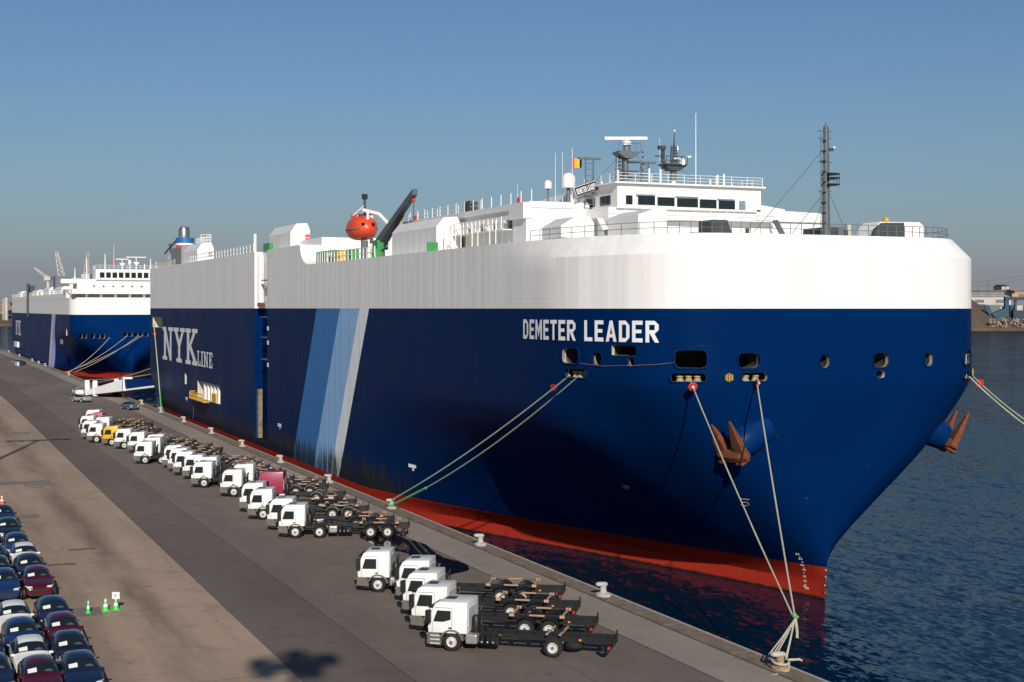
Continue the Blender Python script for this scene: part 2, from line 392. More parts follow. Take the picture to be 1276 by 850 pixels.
# standing water on the apron
PUD = bpy.data.materials.new('puddle_water'); PUD.use_nodes = True
_p = PUD.node_tree.nodes['Principled BSDF']; _p.inputs['Base Color'].default_value = (.010, .009, .010, 1); _p.inputs['Roughness'].default_value = .03; _p.inputs['IOR'].default_value = 1.33
def puddle(pts, label):
    P = [atz(x, y) for x, y in pts]; out = []
    n = len(P)
    for i in range(n):
        p0, p1, p2, p3 = P[i-1], P[i], P[(i+1) % n], P[(i+2) % n]
        for k in range(5):
            t = k / 5
            q = .5 * ((2*p1) + (p2-p0)*t + (2*p0-5*p1+4*p2-p3)*t*t + (3*p1-p0-3*p2+p3)*t**3)
            out.append((q.x + rnd.uniform(-.06, .06), q.y + rnd.uniform(-.1, .1), QZ + .018))
    struct('water_puddle', M().quad(*out), PUD)
puddle([(446, 668), (470, 663), (487, 664), (507, 672), (530, 678), (539, 686), (551, 694), (570, 699.5), (584, 706), (580, 712), (545, 718), (528, 706), (507, 690), (489, 686.5), (470, 681)], '')
puddle([(15, 449.5), (26, 449), (33, 452), (29, 456), (18, 455)], '')
# ------------------------------------------------------------------ hull shape
PA = dict(y0u=-.85, Lu=34.0, pu=4.0, qu=6.0, k=1.911, kp=3.545, kq=.95, y0w=1.353, Lw=55.28, pw=1.229, qw=.8, k0=.956, zs=1.076, ez=1.274, zkn=15.1, zaft=11.8, zr=2.25, t0=5.0, tl=9.0, kn=.12,
          B=16.1, zbev=23.56, top=24.95, end=191.0, bev=1.0)
def hull_wb(Z, P, zk, zs):
    w = min(max((Z - zs) / (zk - zs), 0), 1); w0 = w; ez = P.get('ez', 1); w = w ** ez / (w ** ez + (1 - w) ** ez)
    wk = w ** P['k']; wq = w ** P['kq']; wp = w ** P.get('kp', P['kq'])
    L_ = math.exp(math.log(P['Lw']) * (1 - wk) + math.log(P['Lu']) * wk)
    p = P['pw'] + (P['pu'] - P['pw']) * wp; q = P['qw'] + (P['qu'] - P['qw']) * wq
    return L_, p, q, P['y0w'] + (P['y0u'] - P['y0w']) * w0 ** P['k0']
def hull_row(Z, P, nb=64):
    """half breadths of one level; the flare is spread over the height at the stem and finishes lower farther aft"""
    L_, p, q, y0 = hull_wb(Z, P, P['zkn'], P['zs']); L2, p2, q2, y2 = hull_wb(min(Z, P['zr']), P, P['zkn'], P['zs'])
    LL = max(L_, 20.0, L2 + y2 - y0)
    s = LL * np.linspace(0, 1, nb) ** max(2.4, 1.3 * q)
    f = lambda s_, L, p_, q_: P['B'] * np.maximum(1 - (1 - np.clip(s_ / L, 0, 1)) ** p_, 0) ** (1 / q_)
    b = f(s, L_, p, q); y = y0 + s
    b2 = f(np.maximum(y - y2, 0), L2, p2, q2)         # farther aft the sides lean out evenly from the boot top to zaft
    g = max(Z - P['zr'], 0) / (P['zaft'] - P['zr']); g = g if g < .85 else (1 - (1.15 - g) ** 2 / .6 if g < 1.15 else 1)
    b2 = b2 + (P['B'] - b2) * g
    t = np.clip((y - P['t0']) / P['tl'], 0, 1); t = t * t * (3 - 2 * t); b = b * (1 - t) + b2 * t
    if Z < P['zkn'] and P.get('kn'): b = np.maximum(b - P['kn'] * min(P['zkn'] - Z, 2.5) * (1 - t) * np.clip(Z / 6, 0, 1) * np.clip(b / 6, 0, 1), 0)
    if Z > P['zbev']:                                   # rounded-in bevel round the bow top
        d = (Z - P['zbev']) * .85 * P['bev']
        fade = np.clip(1 - (y - 4) / 18, 0, 1); fade = fade * fade * (3 - 2 * fade)
        b = b * (1 - d / P['B'] * fade); y = y + d * np.exp(-(s / 5.0) ** 2)
    ye = P['end'] - (0 if Z > 8 else (8 - Z) ** 1.25 * 1.15)
    ys = np.linspace(y[-1], ye, 9)[1:]
    y = np.concatenate([y, ys])
    be = np.full(8, P['B'])
    if Z < 8: be[-3:] *= np.array([1, .985, .94]) ** ((8 - Z) / 8)
    return y, np.concatenate([b, be])
def build_hull(P, mt, parent, cutters=None):
    Zs = [-2, -.5, 0, .5, 1.0, 1.5, 2.0, 2.25, 2.5, 2.7] + list(np.arange(3.0, 15.0, .5)) + [15.1, 15.6, 16.5, 17.5, 18.5, 19.5, 20.5, 21.5, 22.5, P['zbev'], (P['zbev'] + P['top']) / 2, P['top']]
    rows = [hull_row(z, P) for z in Zs]; n = len(rows[0][0]); V = []; Fc = []
    for z, (y, b) in zip(Zs, rows):
        V += [(-bb if i else 0, yy, z) for i, (yy, bb) in enumerate(zip(y, b))]
        V += [(bb, yy, z) for yy, bb in list(zip(y, b))[1:]]
    W = 2 * n - 1
    P_ = lambda r, i: r * W + i
    S_ = lambda r, i: r * W + (0 if i == 0 else n - 1 + i)
    for r in range(len(Zs) - 1):
        for i in range(n - 1):
            Fc.append((P_(r, i), P_(r + 1, i), P_(r + 1, i + 1), P_(r, i + 1)))
            Fc.append((S_(r, i), S_(r, i + 1), S_(r + 1, i + 1), S_(r + 1, i)))
        Fc.append((P_(r, n-1), P_(r+1, n-1), S_(r+1, n-1), S_(r, n-1)))
    for r in (0, len(Zs) - 1):
        for i in range(n - 1):
            f = [P_(r, i), P_(r, i + 1), S_(r, i + 1), S_(r, i)]
            Fc.append(tuple(dict.fromkeys(f)))
    me = bpy.data.meshes.new('hull'); me.from_pydata(V, [], Fc)
    b = bmesh.new(); b.from_mesh(me); bmesh.ops.recalc_face_normals(b, faces=b.faces); b.to_mesh(me); b.free()
    me.materials.append(mt)
    ob = bpy.data.objects.new('hull', me); COL.objects.link(ob)
    if cutters:
        cm, cmats = cutters; co = cm.build('cut', cmats)
        if len(cmats) == 1: pass
        md = ob.modifiers.new('b', 'BOOLEAN'); md.operation = 'DIFFERENCE'; md.object = co; md.solver = 'EXACT'; md.material_mode = 'TRANSFER'
        dg = bpy.context.evaluated_depsgraph_get()
        nm = bpy.data.meshes.new_from_object(ob.evaluated_get(dg)); ob.modifiers.clear(); ob.data = nm
        bpy.data.objects.remove(co)
    ob.parent = parent
    return ob
def smooth_by(ob, deg):
    me = ob.data; me.polygons.foreach_set('use_smooth', [True] * len(me.polygons)); me.set_sharp_from_angle(angle=R(deg))

SO = Vector((57.95, 80.0, 0))                            # ship origin: stem line, port side at X = 41.6
BLUE = (.0003, .0172, .082)
HULL = hull_mat('carrier_hull_paint', 19.97, [(54.3, 57.5, (.80, .84, .83)), (57.5, 64.5, (.29, .49, .76)), (64.5, 73.7, (.045, .185, .44))], BLUE, side0=44)
ship = thing('car_carrier_ship', 'huge blue and white car carrier ship moored along the quay, DEMETER LEADER on its bow', 'ship', SO)

# surface samples for placing fittings on the bow
_smp = []
for z in np.arange(.5, 23.5, .12):
    y, b = hull_row(float(z), PA, 160)
    for sgn in (-1, 1):
        for i in range(1, 159):
            t = Vector((sgn * (b[i+1] - b[i-1]), y[i+1] - y[i-1], 0)); 
            _smp.append((SO.x + sgn * b[i], SO.y + y[i], z, sgn, t.x, t.y))
_smp = np.array(_smp)
_X = _smp[:, 0] * CT - _smp[:, 1] * ST; _Y = _smp[:, 0] * ST + _smp[:, 1] * CT
_px = 638 + F * _X / _Y; _py = HZ + F * (EYE - _smp[:, 2]) / _Y
def hull_at(px, py, side=None):
    """nearest visible point of the hull in that direction: point, outward horizontal normal, tangent"""
    d = (_px - px) ** 2 + (_py - py) ** 2 + _Y * .02
    if side: d = d + (_smp[:, 3] != side) * 1e6
    nx = _smp[:, 3] * _smp[:, 5]; ny = -_smp[:, 3] * _smp[:, 4]
    vis = nx * _smp[:, 0] + ny * _smp[:, 1]
    d = d + (vis > 0) * 1e3
    i = int(d.argmin()); n = Vector((nx[i], ny[i], 0)).normalized()
    return Vector(_smp[i, :3]), n, Vector((-n.y, n.x, 0)), _Y[i]

# ------------------------------------------------------------------ openings in the hull
cut = M()
def opening(px, py, w, h, depth=4.0, rad=.35, side=None, k=0):
    """rounded port cut into the hull: pixel centre and size"""
    p, n, t, D = hull_at(px, py, side)
    pl, pr = hull_at(px - w/2, py, side)[0], hull_at(px + w/2, py, side)[0]
    hw = max((pr - pl).to_2d().length / 2, .25); hh = h * D / F / 2; r = min(rad, hw * .85, hh * .85)
    t = Vector(((pr - pl).x, (pr - pl).y, 0)).normalized()
    n = Vector((t.y, -t.x, 0));
    if n.x * p.x + n.y * p.y > 0: n = -n
    ring = []
    for cx, cz, a0 in ((hw-r, hh-r, 0), (-hw+r, hh-r, 90), (-hw+r, -hh+r, 180), (hw-r, -hh+r, 270)):
        for q in range(4):
            a = R(a0 + q * 30); ring.append((cx + r*math.cos(a), cz + r*math.sin(a)))
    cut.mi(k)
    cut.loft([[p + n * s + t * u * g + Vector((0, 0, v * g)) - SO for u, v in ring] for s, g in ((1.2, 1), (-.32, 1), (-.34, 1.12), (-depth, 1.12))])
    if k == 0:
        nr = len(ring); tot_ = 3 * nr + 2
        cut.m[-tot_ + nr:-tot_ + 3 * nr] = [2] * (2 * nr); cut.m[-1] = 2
    return p, n, t, hw, hh, ring
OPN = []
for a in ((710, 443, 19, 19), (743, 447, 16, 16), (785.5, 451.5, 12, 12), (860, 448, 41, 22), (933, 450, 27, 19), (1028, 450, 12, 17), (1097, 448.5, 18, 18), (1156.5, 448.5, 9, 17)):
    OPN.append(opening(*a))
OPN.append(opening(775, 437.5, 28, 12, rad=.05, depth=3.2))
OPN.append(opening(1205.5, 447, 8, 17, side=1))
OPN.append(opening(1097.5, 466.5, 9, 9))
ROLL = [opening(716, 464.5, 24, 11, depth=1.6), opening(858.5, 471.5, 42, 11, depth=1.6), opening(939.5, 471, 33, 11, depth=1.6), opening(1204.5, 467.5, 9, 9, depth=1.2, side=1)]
XS = 41.85                                              # the flat port side
cut.mi(1)
_l = lambda x0, x1, y0, y1, z0, z1: cut.box(x0 - SO.x, x1 - SO.x, y0 - SO.y, y1 - SO.y, z0, z1)
_l(40, XS + 1.1, 177.2, 184.4, 3.0, 26)                  # tall recess amidships
cut.mi(0)
_l(40, XS + 1.6, 206.5, 224.0, 6.0, 8.7)                 # boarding recess
_l(40, XS + 1.5, 257.5, 268.0, 16.5, 18.4)               # stern mooring port
_l(40, XS + .8, 233.4, 235.0, 7.6, 9.4)                  # pilot door recess
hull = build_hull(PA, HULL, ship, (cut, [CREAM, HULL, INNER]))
smooth_by(hull, 28)

RIMB = mat('port_rim_blue', (.0006, .018, .085), .5, spec=.05); ROLLM = mat('roller_paint', (.30, .28, .22), .6, var=.2, scale=4)
# rims round the ports, rollers in the low ones
for p, n, t, hw, hh, ring in OPN + ROLL:
    pass
def S(m, name, mt, par=None, **k): return m.build(name, mt, par or ship, o=SO, **k)
for p, n, t, hw, hh, ring in OPN[:8] + OPN[9:10] + ROLL:
    rim = [p + n * .0 + t * u + Vector((0, 0, v)) for u, v in ring]
    m = M(); c = p
    o1 = [q + (q - c).normalized() * .10 for q in rim]
    m.loft([[q - n * .25 for q in o1], [q + n * .07 for q in o1], [q + n * .07 for q in rim], [q - n * .25 for q in rim]], caps=False)
    S(m, 'port_rim', RIMB, smooth=50)
for (p, n, t, hw, hh, ring), k in zip(ROLL, (3, 3, 2, 1)):
    for i in range(k):
        c = p - n * .55 + t * (hw * 1.5 * ((i + .5) / k - .5)); r = min(.30, hw * .5)
        m = M().lathe(c - Vector((0, 0, hh - .02)), [(r, 0), (r * .75, .1), (r * .6, hh * .9), (r * .9, hh * 1.0), (r * .8, hh * 1.12)], 14)
        q = S(m, 'fairlead_roller', ROLLM, smooth=40)
        S(M().lathe(c + Vector((0, 0, hh * .14)), [(r * .9, 0), (r * .7, .1)], 14), 'roller_cap', YELLOW, q)
for px, py, sd_ in ((907.5, 471, None), (1211, 463, 1)):
    p, n, t, D = hull_at(px, py, sd_)
    g = S(M().cone(p - n * .1, p + n * .08, .32, .31, 18), 'vent_plate', BLACK)
    for k in range(-2, 3): S(M().obox(p + n * .1 + t * k * .115, t, n, Vector((0, 0, 1)), .022, .03, .28 - abs(k) * .05), 'vent_bar', YELLOW, g)

# ------------------------------------------------------------------ raised after part, deck houses
ZD = 24.95
up = M()
curve = [(157.0, 24.9)] + [(157.0 + 4.4 * (1 - math.cos(a)) * .55 + .0, 24.95 + 2.4 * math.sin(a)) for a in np.linspace(.1, math.pi/2, 9)]
curve = [(157.4, 24.952), (158.6, 25.1), (159.6, 25.45), (160.3, 25.95), (160.8, 26.6), (161.1, 27.35)]
up.prism(curve + [(177.2, 27.35), (177.2, 24.952)], 'x', XS, 73.8)
up.box(XS + 1.1, 73.8, 177.2, 184.4, 24.952, 27.3); up.box(XS, 73.8, 184.4, 271, 24.952, 27.35)
S(up, 'upper_hull', HULL)
S(M().prism([(161.6, 27.3), (161.6, 28.3), (176.5, 28.3), (176.5, 27.3)], 'x', 44.6, 70), 'casing_top', WHITE, bevel=.05)
rec = M()                                               # duct, ladders and landings in the tall recess
rec.lathe((42.25, 182.4, 20.6), [(.45, 0), (.45, 6.2)], 14)
S(rec, 'white_duct', WHITE2, smooth=40)
S(M().lathe((42.25, 182.4, 20.2), [(.5, 0), (.5, .5)], 14), 'duct_end', RUST)
for zz in (23.5, 18.8, 16.2, 13.4):
    S(M().box(XS + .05, XS + 1.05, 177.4, 181.0, zz, zz + .12), 'landing', GREY)
lad = M()
for yy in (177.9, 178.4): lad.tube([(42.2, yy, 8), (42.2, yy, 27)], .05, 5)
for k in range(60): lad.tube([(42.2, 177.9, 8.3 + k * .31), (42.2, 178.4, 8.3 + k * .31)], .025, 4)
S(lad, 'recess_ladder', WHITE2)
S(M().box(XS + .1, XS + .35, 177.25, 177.8, 20.5, 27), 'recess_pipe', STEEL)
S(M().box(XS - .02, XS + .5, 182.0, 182.9, 3.2, 9.5), 'guide_rail', mat('rusty_guide', (.20, .16, .10), .8, var=.4, dirt=(.25, .08, .03)))
for zz in (12.6, 15.4, 17.2): S(M().box(XS - .05, XS + .3, 176.6, 177.19, zz, zz + .5), 'hinge_block', WHITE2)

def chamfer_house(x0, w, y0, y1, z0, h, name='vent_house', mt=WHITE, a=.62, b=.30, c=.85):
    m = M().prism([(x0, z0), (x0 + w, z0), (x0 + w, z0 + h * .72), (x0 + w * c, z0 + h), (x0 + w * b, z0 + h * .97), (x0, z0 + h * a)], 'y', y0, y1)
    return S(m, name, mt, bevel=.04, seg=1)
def vent_house(x0, w, y0, y1, z0, h, **k):
    o = chamfer_house(x0, w, y0, y1, z0 + .16, h, **k)
    S(M().box(x0 + .12, x0 + w - .12, y0 + .12, y1 - .12, z0 - .05, z0 + .17), 'house_base', BLACK, o)
    n = max(2, int((y1 - y0) / 1.6))
    for i in range(1, n): yy = y0 + (y1 - y0) * i / n; S(M().box(x0 - .006, x0 + .01, yy - .02, yy + .02, z0 + .2, z0 + .16 + h * .6), 'plate_seam', WHITE2, o)
    return o
vent_house(43.4, 2.5, 171.6, 182.8, 27.35, 3.0)
vent_house(43.4, 2.4, 119.2, 131.8, ZD, 3.1, a=.70, b=.3)
vent_house(43.6, 2.7, 93.4, 96.8, ZD, 1.6, a=.55, b=.42)
vent_house(46.5, 2.3, 87.0, 91.7, ZD, 1.85, a=.74, b=.55, c=.98)
aft = vent_house(43.4, 2.7, 232.6, 245.6, 27.35, 3.2)
S(M().box(43.4, 46.5, 247.0, 257.5, 27.3, 30.6), 'funnel_house', mat('louvre_grey', (.26, .27, .27), .6), bevel=.05)
lv = M()
for k in range(12): lv.box(43.34, 43.4, 247.3 + k * .8, 247.8 + k * .8, 27.9, 30.2)
S(lv, 'louvre_slat', GREY)
S(M().box(43.6, 45.4, 258.5, 262.0, 27.3, 29.8), 'funnel_house_front', WHITE)
for zz, x0, y0 in ((28.4, 43.38, 232.5), (28.35, 43.38, 171.5)):
    S(M().box(x0 + 1.9, x0 + 2.45, y0 + .02, y0 + .085, zz, zz + .75), 'red_notice', BAND2)
    S(M().box(x0 + 2.02, x0 + 2.33, y0 - .01, y0 + .03, zz + .3, zz + .42), 'notice_stroke', LETTER)
# round vent cowl and shelter beside the forward houses
S(M().prism([(97.2, ZD), (92.4, ZD), (94.2, ZD + 1.7), (97.2, ZD + 1.75)], 'x', 46.9, 47.4), 'grey_screen', WHITE)
S(M().lathe((46.5, 94.4, ZD + .9), [(.62, 0), (.62, -.3), (.5, -.32)], 18, 'y'), 'vent_cowl', GREY, smooth=40)

# funnel
fx, fy = 45.6, 256.0
fun = S(M().lathe((fx, fy, 27.3), [(1.55, 0), (1.55, 2.2), (1.5, 2.25)], 24), 'funnel', BAND1, smooth=40)
for k, mt in enumerate((LETTER, BAND2, LETTER, BAND2, LETTER)):
    S(M().lathe((fx, fy, 29.5 + k * .42), [(1.56, 0), (1.56, .415)], 24), 'funnel_band', mt, fun, smooth=40)
S(M().lathe((fx, fy, 31.55), [(1.6, 0), (1.6, .95)], 24), 'funnel_collar', BAND1, fun, smooth=40)
S(M().lathe((fx - .15, fy, 32.48), [(1.0, 0), (1.0, 1.4), (.9, 1.75), (.55, 1.95), (.2, 2.0)], 24), 'exhaust_pipe', STEEL, fun, smooth=40)
for dx, dy, h in ((-.5, .8, .4), (.7, .2, .5)): S(M().lathe((fx + dx, fy + dy, 34.2), [(.09, 0), (.09, h)], 8), 'exhaust_stub', GREY, fun)
S(M().tube([(fx - 1.2, fy, 32.4), (fx - 2.6, fy + 5.5, 29.9)], .16, 6), 'funnel_brace', DARK, fun)
S(M().tube([(44.2, 262.5, 27.4), (44.2, 262.5, 31.2)], .18, 8), 'aft_post', DARK)
S(M().box(43.9, 44.5, 262.2, 262.8, 31.2, 31.7), 'post_lamp', DARK)

def railing(path, h=1.0, sp=1.6, mt=GREY, bars=3, r=.028, name='railing', par=None):
    m = M(); P = [Vector(p) for p in path]
    for k in range(bars): m.tube([p + Vector((0, 0, h * (k + 1) / bars)) for p in P], r, 5)
    for a, b in zip(P, P[1:]):
        n = max(1, round((b - a).length / sp))
        for i in range(n):
            q = a + (b - a) * i / n; m.tube([q, q + Vector((0, 0, h))], r * 1.3, 5)
    m.tube([P[-1], P[-1] + Vector((0, 0, h))], r * 1.3, 5)
    return S(m, name, mt, par)
def deck_edge(y0, y1, inset=.45, side=-1, n=30):
    y, b = hull_row(PA['top'], PA, 200); yy = np.linspace(y0, y1, n); bb = np.interp(yy, y + SO.y, b)
    return [(SO.x + side * (bb_ - inset), y_, ZD) for y_, bb_ in zip(yy, bb)]
yt, bt = hull_row(PA['top'], PA, 200)
port = [(SO.x - bb, SO.y + yy, ZD) for yy, bb in zip(yt, bt)]
bowpath = []
for a in np.linspace(-1, 1, 41):
    u = abs(a) ** .8 * 14.6; yy = float(np.interp(u, bt, yt)); bowpath.append((SO.x + math.copysign(u, a), SO.y + yy + .45, ZD))
bowpath = deck_edge(96.5, 88, n=7)[:-1] + bowpath[2:-2] + deck_edge(90, 100, side=1, n=8)
railing(bowpath, .78, 3.4, GREY, 2, .022)
railing([(42.1, y, 27.35) for y in np.linspace(186, 231, 12)], 1.1, 1.9, WHITE2, 2, .05)
railing([(42.1, y, 27.35) for y in np.linspace(246, 270, 8)], 1.0, 1.6, CREAM, 3, .05)
railing([(44.2, 233.5, 30.7), (45.8, 233.5, 30.7), (45.8, 246, 30.7)], 1.3, 1.2, WHITE2, 3, .05)
for yy in (185.6, 186.4): S(M().tube([(42.3, yy, 27.3), (42.3, yy, 29.8)], .1, 6), 'deck_post', WHITE2)
S(M().prism([(180.2, 27.3), (183.9, 27.3), (183.9, 28.4), (180.8, 28.4)], 'x', 42.9, 44.4), 'green_locker', GREEN)
# green net gate, winches and pipes on the step forward of the raised part
S(M().box(43.0, 44.4, 151.2, 158.2, ZD, 26.4), 'green_winch_house', GREEN, bevel=.05)
for k in range(7): S(M().box(42.94, 42.99, 151.5 + k * .95, 151.75 + k * .95, ZD, 26.3), 'net_bar', LETTER)
for yy, w, h, mt in ((146.8, 1.6, 1.2, YELLOW), (149.8, 1.0, .8, GREY), (142.6, 1.5, 1.2, GREEN), (135.2, .6, 1.0, GREEN), (118.7, .25, .9, GREEN)):
    S(M().box(42.4, 43.4, yy, yy + w, ZD, ZD + h), 'deck_box', mt, bevel=.08)
railing([(42.1, y, ZD) for y in (133.2, 137, 141, 145, 150)], 1.1, 1.2, WHITE2, 2, .045)

# ------------------------------------------------------------------ accommodation block and bridge
YF = 100.3
blk = S(M().box(51.0, 71.6, YF, 119.4, ZD, 28.0), 'deckhouse', WHITE, bevel=.04)
S(M().box(46.2, 51.4, 104.6, 136, ZD, 28.5), 'deckhouse_wing', WHITE, bevel=.04)
S(M().prism([(104.5, 28.1), (104.5, 28.6), (136.1, 28.65), (136.1, 28.1)], 'x', 46.0, 51.2), 'deckhouse_eave', WHITE)
S(M().box(51.6, 69.6, 108, 136, 27.9, 29.0), 'upper_deckhouse', WHITE, bevel=.04)
S(M().box(45.4, 46.25, 104.4, 107.4, 27.2, 28.5), 'corner_tower', WHITE)
S(M().box(45.7, 46.25, 104.5, 107.2, ZD, 27.2), 'corner_pillar', WHITE)
for k in range(7): S(M().box(46.13, 46.19, 108.6 + k * 3.0, 109.3 + k * 3.0, 26.6 + (k % 2) * .12, 27.3), 'side_window', GLASS)
sp_ = M()
for k in range(11):
    y = 104.5 + k * 1.3; hh = rnd.choice((1.5, 1.8, 2.1)); sp_ = M()
    sp_.tube([(43.6, y, ZD), (43.6, y, ZD + hh), (43.65, y - .25, ZD + hh + .18), (43.8, y - .4, ZD + hh)] if k % 3 == 0 else [(43.6, y, ZD), (43.6, y, ZD + hh)], .05, 6)
    S(sp_, 'vent_pipe', WHITE2, smooth=40)
railing([(45.0, y, 26.5) for y in np.linspace(108, 134, 10)], 1.0, 1.0, WHITE2, 2, .04)
S(M().box(44.9, 46.2, 107.6, 135.2, 26.42, 26.5), 'side_gallery', WHITE)
for k, y in enumerate(np.linspace(101, 131, 15)): S(M().tube([(46.4, y + 4, 28.5), (46.4, y + 4, 29.6)], .045, 5), 'rail_post', WHITE2)
railing([(46.4, y, 28.65) for y in np.linspace(116, 135.5, 8)], .8, 2.4, WHITE2, 2, .03)
S(M().box(46.3, 47.1, 118.5, 119.6, 28.6, 29.6), 'roof_box', DARK)
for y, mt in ((129, GUARD), (103.2, GUARD)): S(M().box(46.25, 46.5, y + 4, y + 4.4, 28.6, 29.1), 'fire_box', mt)
# front wall details
for x, w, z, h, mt in ((58.3, .9, 25.6, .55, BLACK), (55.3, .55, 25.35, .85, GREY), (61.6, .5, 25.3, .6, GREY), (64.0, .9, 25.0, 1.9, WHITE2), (49.0, .9, 25.0, 1.9, WHITE2)):
    S(M().box(x, x + w, YF - .07, YF + .02, z, z + h), 'wall_hatch', mt, bevel=.015, seg=1)
S(M().box(50.5, 66.0, YF - .9, YF, 27.05, 27.14), 'front_gallery', WHITE)
railing([(50.5, YF - .85, 27.14), (66, YF - .85, 27.14)], .75, 1.6, WHITE2, 2, .02)
S(M().obox((66.3, YF - 1.3, 26.1), Vector((.53, 0, -.85)), Vector((0, 1, 0)), Vector((.85, 0, .53)), 1.3, .35, .06), 'bridge_stair', GREY)
S(M().prism([(71.6, 27.2), (71.6, 27.95), (64.5, 28.15), (64.5, 27.2)], 'y', YF - .3, YF + 4), 'bridge_wing', WHITE)
S(M().prism([(64.5, 28.1), (67.2, 27.95), (67.2, 28.2), (64.5, 28.55)], 'y', YF - .32, YF + 1.5), 'wing_screen', WHITE)
# wheelhouse, leaning windows
wh = S(M().prism([(51.6, 27.9), (64.9, 27.9), (64.9, 29.85), (51.6, 29.85)], 'y', 100.0, 108), 'wheelhouse', WHITE, bevel=.04)
S(M().box(51.2, 65.1, 99.6, 108.2, 29.85, 29.98), 'wheelhouse_roof', WHITE, wh)
def fwin(px0, px1, py0, py1, mt=GLASS):
    a, b = aty(px0, py0, 99.98), aty(px1, py1, 99.98)
    fr = S(M().box(a.x - .07, b.x + .07, 99.95, 100.02, b.z - .07, a.z + .07), 'window', WHITE2, wh) if False else None
    w = S(M().box(a.x - .09, b.x + .09, 99.965, 100.03, b.z - .09, a.z + .09), 'window', WHITE2, wh)
    pane = S(M().box(a.x, b.x, 99.94, 100.0, b.z, a.z), 'pane', mt, wh)
    return w, pane
_zc = lambda z: 640 + z / 3.9875
PALE = mat('pale_glass', (.20, .28, .32), .08)
for a, b, c, d, mt in ((617, 702, 415, 462, GLASS), (714, 799, 421, 467, GLASS), (811, 915, 427, 473, GLASS), (924, 1007, 432, 478, GLASS), (1018, 1099, 438, 483, GLASS), (557, 590, 412, 458, GLASS), (1119, 1151, 440, 486, PALE)):
    fwin(_zc(a), _zc(b), 140 + c / 3.9875, 140 + d / 3.9875, mt)
vm = M()
for a, b, c in ((612, 704, 406), (808, 918, 414), (1015, 1100, 427)):
    p, q = aty(_zc(a), 140 + c / 3.9875, 99.8), aty(_zc(b), 140 + c / 3.9875, 99.8)
    S(M().box(p.x, q.x, 99.7, 100, p.z - .06, p.z + .04), 'window_visor', mat('visor', (.5, .5, .48)) if a == 612 else WHITE2, wh)
for y in (101.2, 104): S(M().box(51.55, 51.62, y, y + 1.8, 28.25, 29.0), 'side_pane', GLASS, wh)
railing([(51.6, 106, 29.98), (51.6, 99.8, 29.98), (64.9, 99.8, 29.98), (64.9, 106, 29.98)], .72, 1.5, WHITE2, 3, .022)
S(M().prism([(108.02, 28.4), (108.02, 29.75), (114, 29.5), (135, 28.9), (135, 28.4)], 'x', 51.3, 51.59), 'sloped_screen', WHITE)

# ------------------------------------------------------------------ masts and aerials
def lattice(m, x, y, z0, z1, w, n, r=.05):
    for dx, dy in ((-w, -w), (w, -w), (w, w), (-w, w)): m.tube([(x + dx, y + dy, z0), (x + dx * .7, y + dy * .7, z1)], r, 5)
    for k in range(n):
        z = z0 + (z1 - z0) * k / n; m.box(x - w, x + w, y - w, y + w, z - .02, z + .03)
def plat(m, x, y, z, w, d): m.box(x - w, x + w, y - d, y + d, z, z + .10)
rm = S(M().tube([(54.4, 104, 29.9), (54.4, 104, 33.2)], .27, 10, .2), 'radar_mast', GREY, smooth=40)
l_ = M(); lattice(l_, 54.15, 104.3, 29.9, 33.0, .36, 10, .05); S(l_, 'mast_ladder', GREY, rm)
for z, w, dx in ((32.75, .95, .1), (32.0, .6, .6), (31.2, .75, .35), (30.7, .4, .7)):
    m = M(); plat(m, 54.4 + dx, 104, z, w, .6); S(m, 'mast_platform', GREY, rm)
m = M(); m.prism([(53.4, 32.75), (55.5, 32.75), (54.8, 32.3), (54.1, 32.3)], 'y', 103.4, 104.6); S(m, 'platform_bracket', GREY, rm)
rl = M()
for x in (53.5, 53.9, 55.1, 55.5): rl.tube([(x, 103.4, 32.8), (x, 103.4, 33.5)], .03, 5)
rl.tube([(53.5, 103.4, 33.5), (55.5, 103.4, 33.5)], .03, 5); S(rl, 'mast_rail', GREY, rm)
S(M().lathe((54.5, 104, 32.85), [(.32, 0), (.32, .5), (.28, .55)], 12), 'radar_pedestal', GREY, rm, smooth=40)
S(M().lathe((54.5, 104, 33.38), [(.40, 0), (.40, .3), (.2, .42)], 12), 'radar_gearbox', WHITE2, rm, smooth=40)
S(M().obox((54.4, 104, 33.95), Vector((.985, -.17, .03)), Vector((.17, .985, 0)), Vector((-.03, 0, 1)), 1.85, .2, .14), 'radar_scanner', WHITE2, rm, bevel=.06)
for z in (30.9, 31.4, 31.9, 32.5, 32.9): S(M().ball((56.0, 104, z), .09), 'signal_lamp', DARK, rm)
sm_ = S(M().tube([(58.9, 104, 29.9), (58.9, 104, 31.2)], .22, 10), 'signal_mast', WHITE2, smooth=40)
S(M().tube([(58.9, 104, 30.6), (58.9, 104, 32.2)], .27, 10), 'mast_core', GREY, sm_)
m = M(); plat(m, 58.8, 104, 31.9, 1.0, .7); m.prism([(57.8, 31.9), (59.9, 31.9), (59.3, 31.45), (58.4, 31.45)], 'y', 103.5, 104.5); S(m, 'mast_platform', DARK, sm_)
m = M(); lattice(m, 58.95, 104, 31.6, 33.6, .22, 9, .045); m.tube([(58.95, 104, 33.5), (59.0, 104, 34.7)], .08, 6, .04); S(m, 'lattice_top', DARK, sm_)
S(M().ball((59.0, 104, 34.8), .10), 'mast_lamp', WHITE2, sm_)
m = M(); lattice(m, 57.9, 104, 31.6, 33.4, .12, 6, .04); m.box(57.5, 58.1, 103.8, 104.2, 33.2, 33.5); m.box(57.2, 58.0, 103.9, 104.1, 32.6, 32.68); S(m, 'side_lattice', DARK, sm_)
m = M()
for x in (57.85, 58.4, 59.3, 59.85): m.tube([(x, 103.3, 31.95), (x, 103.3, 32.6)], .035, 5)
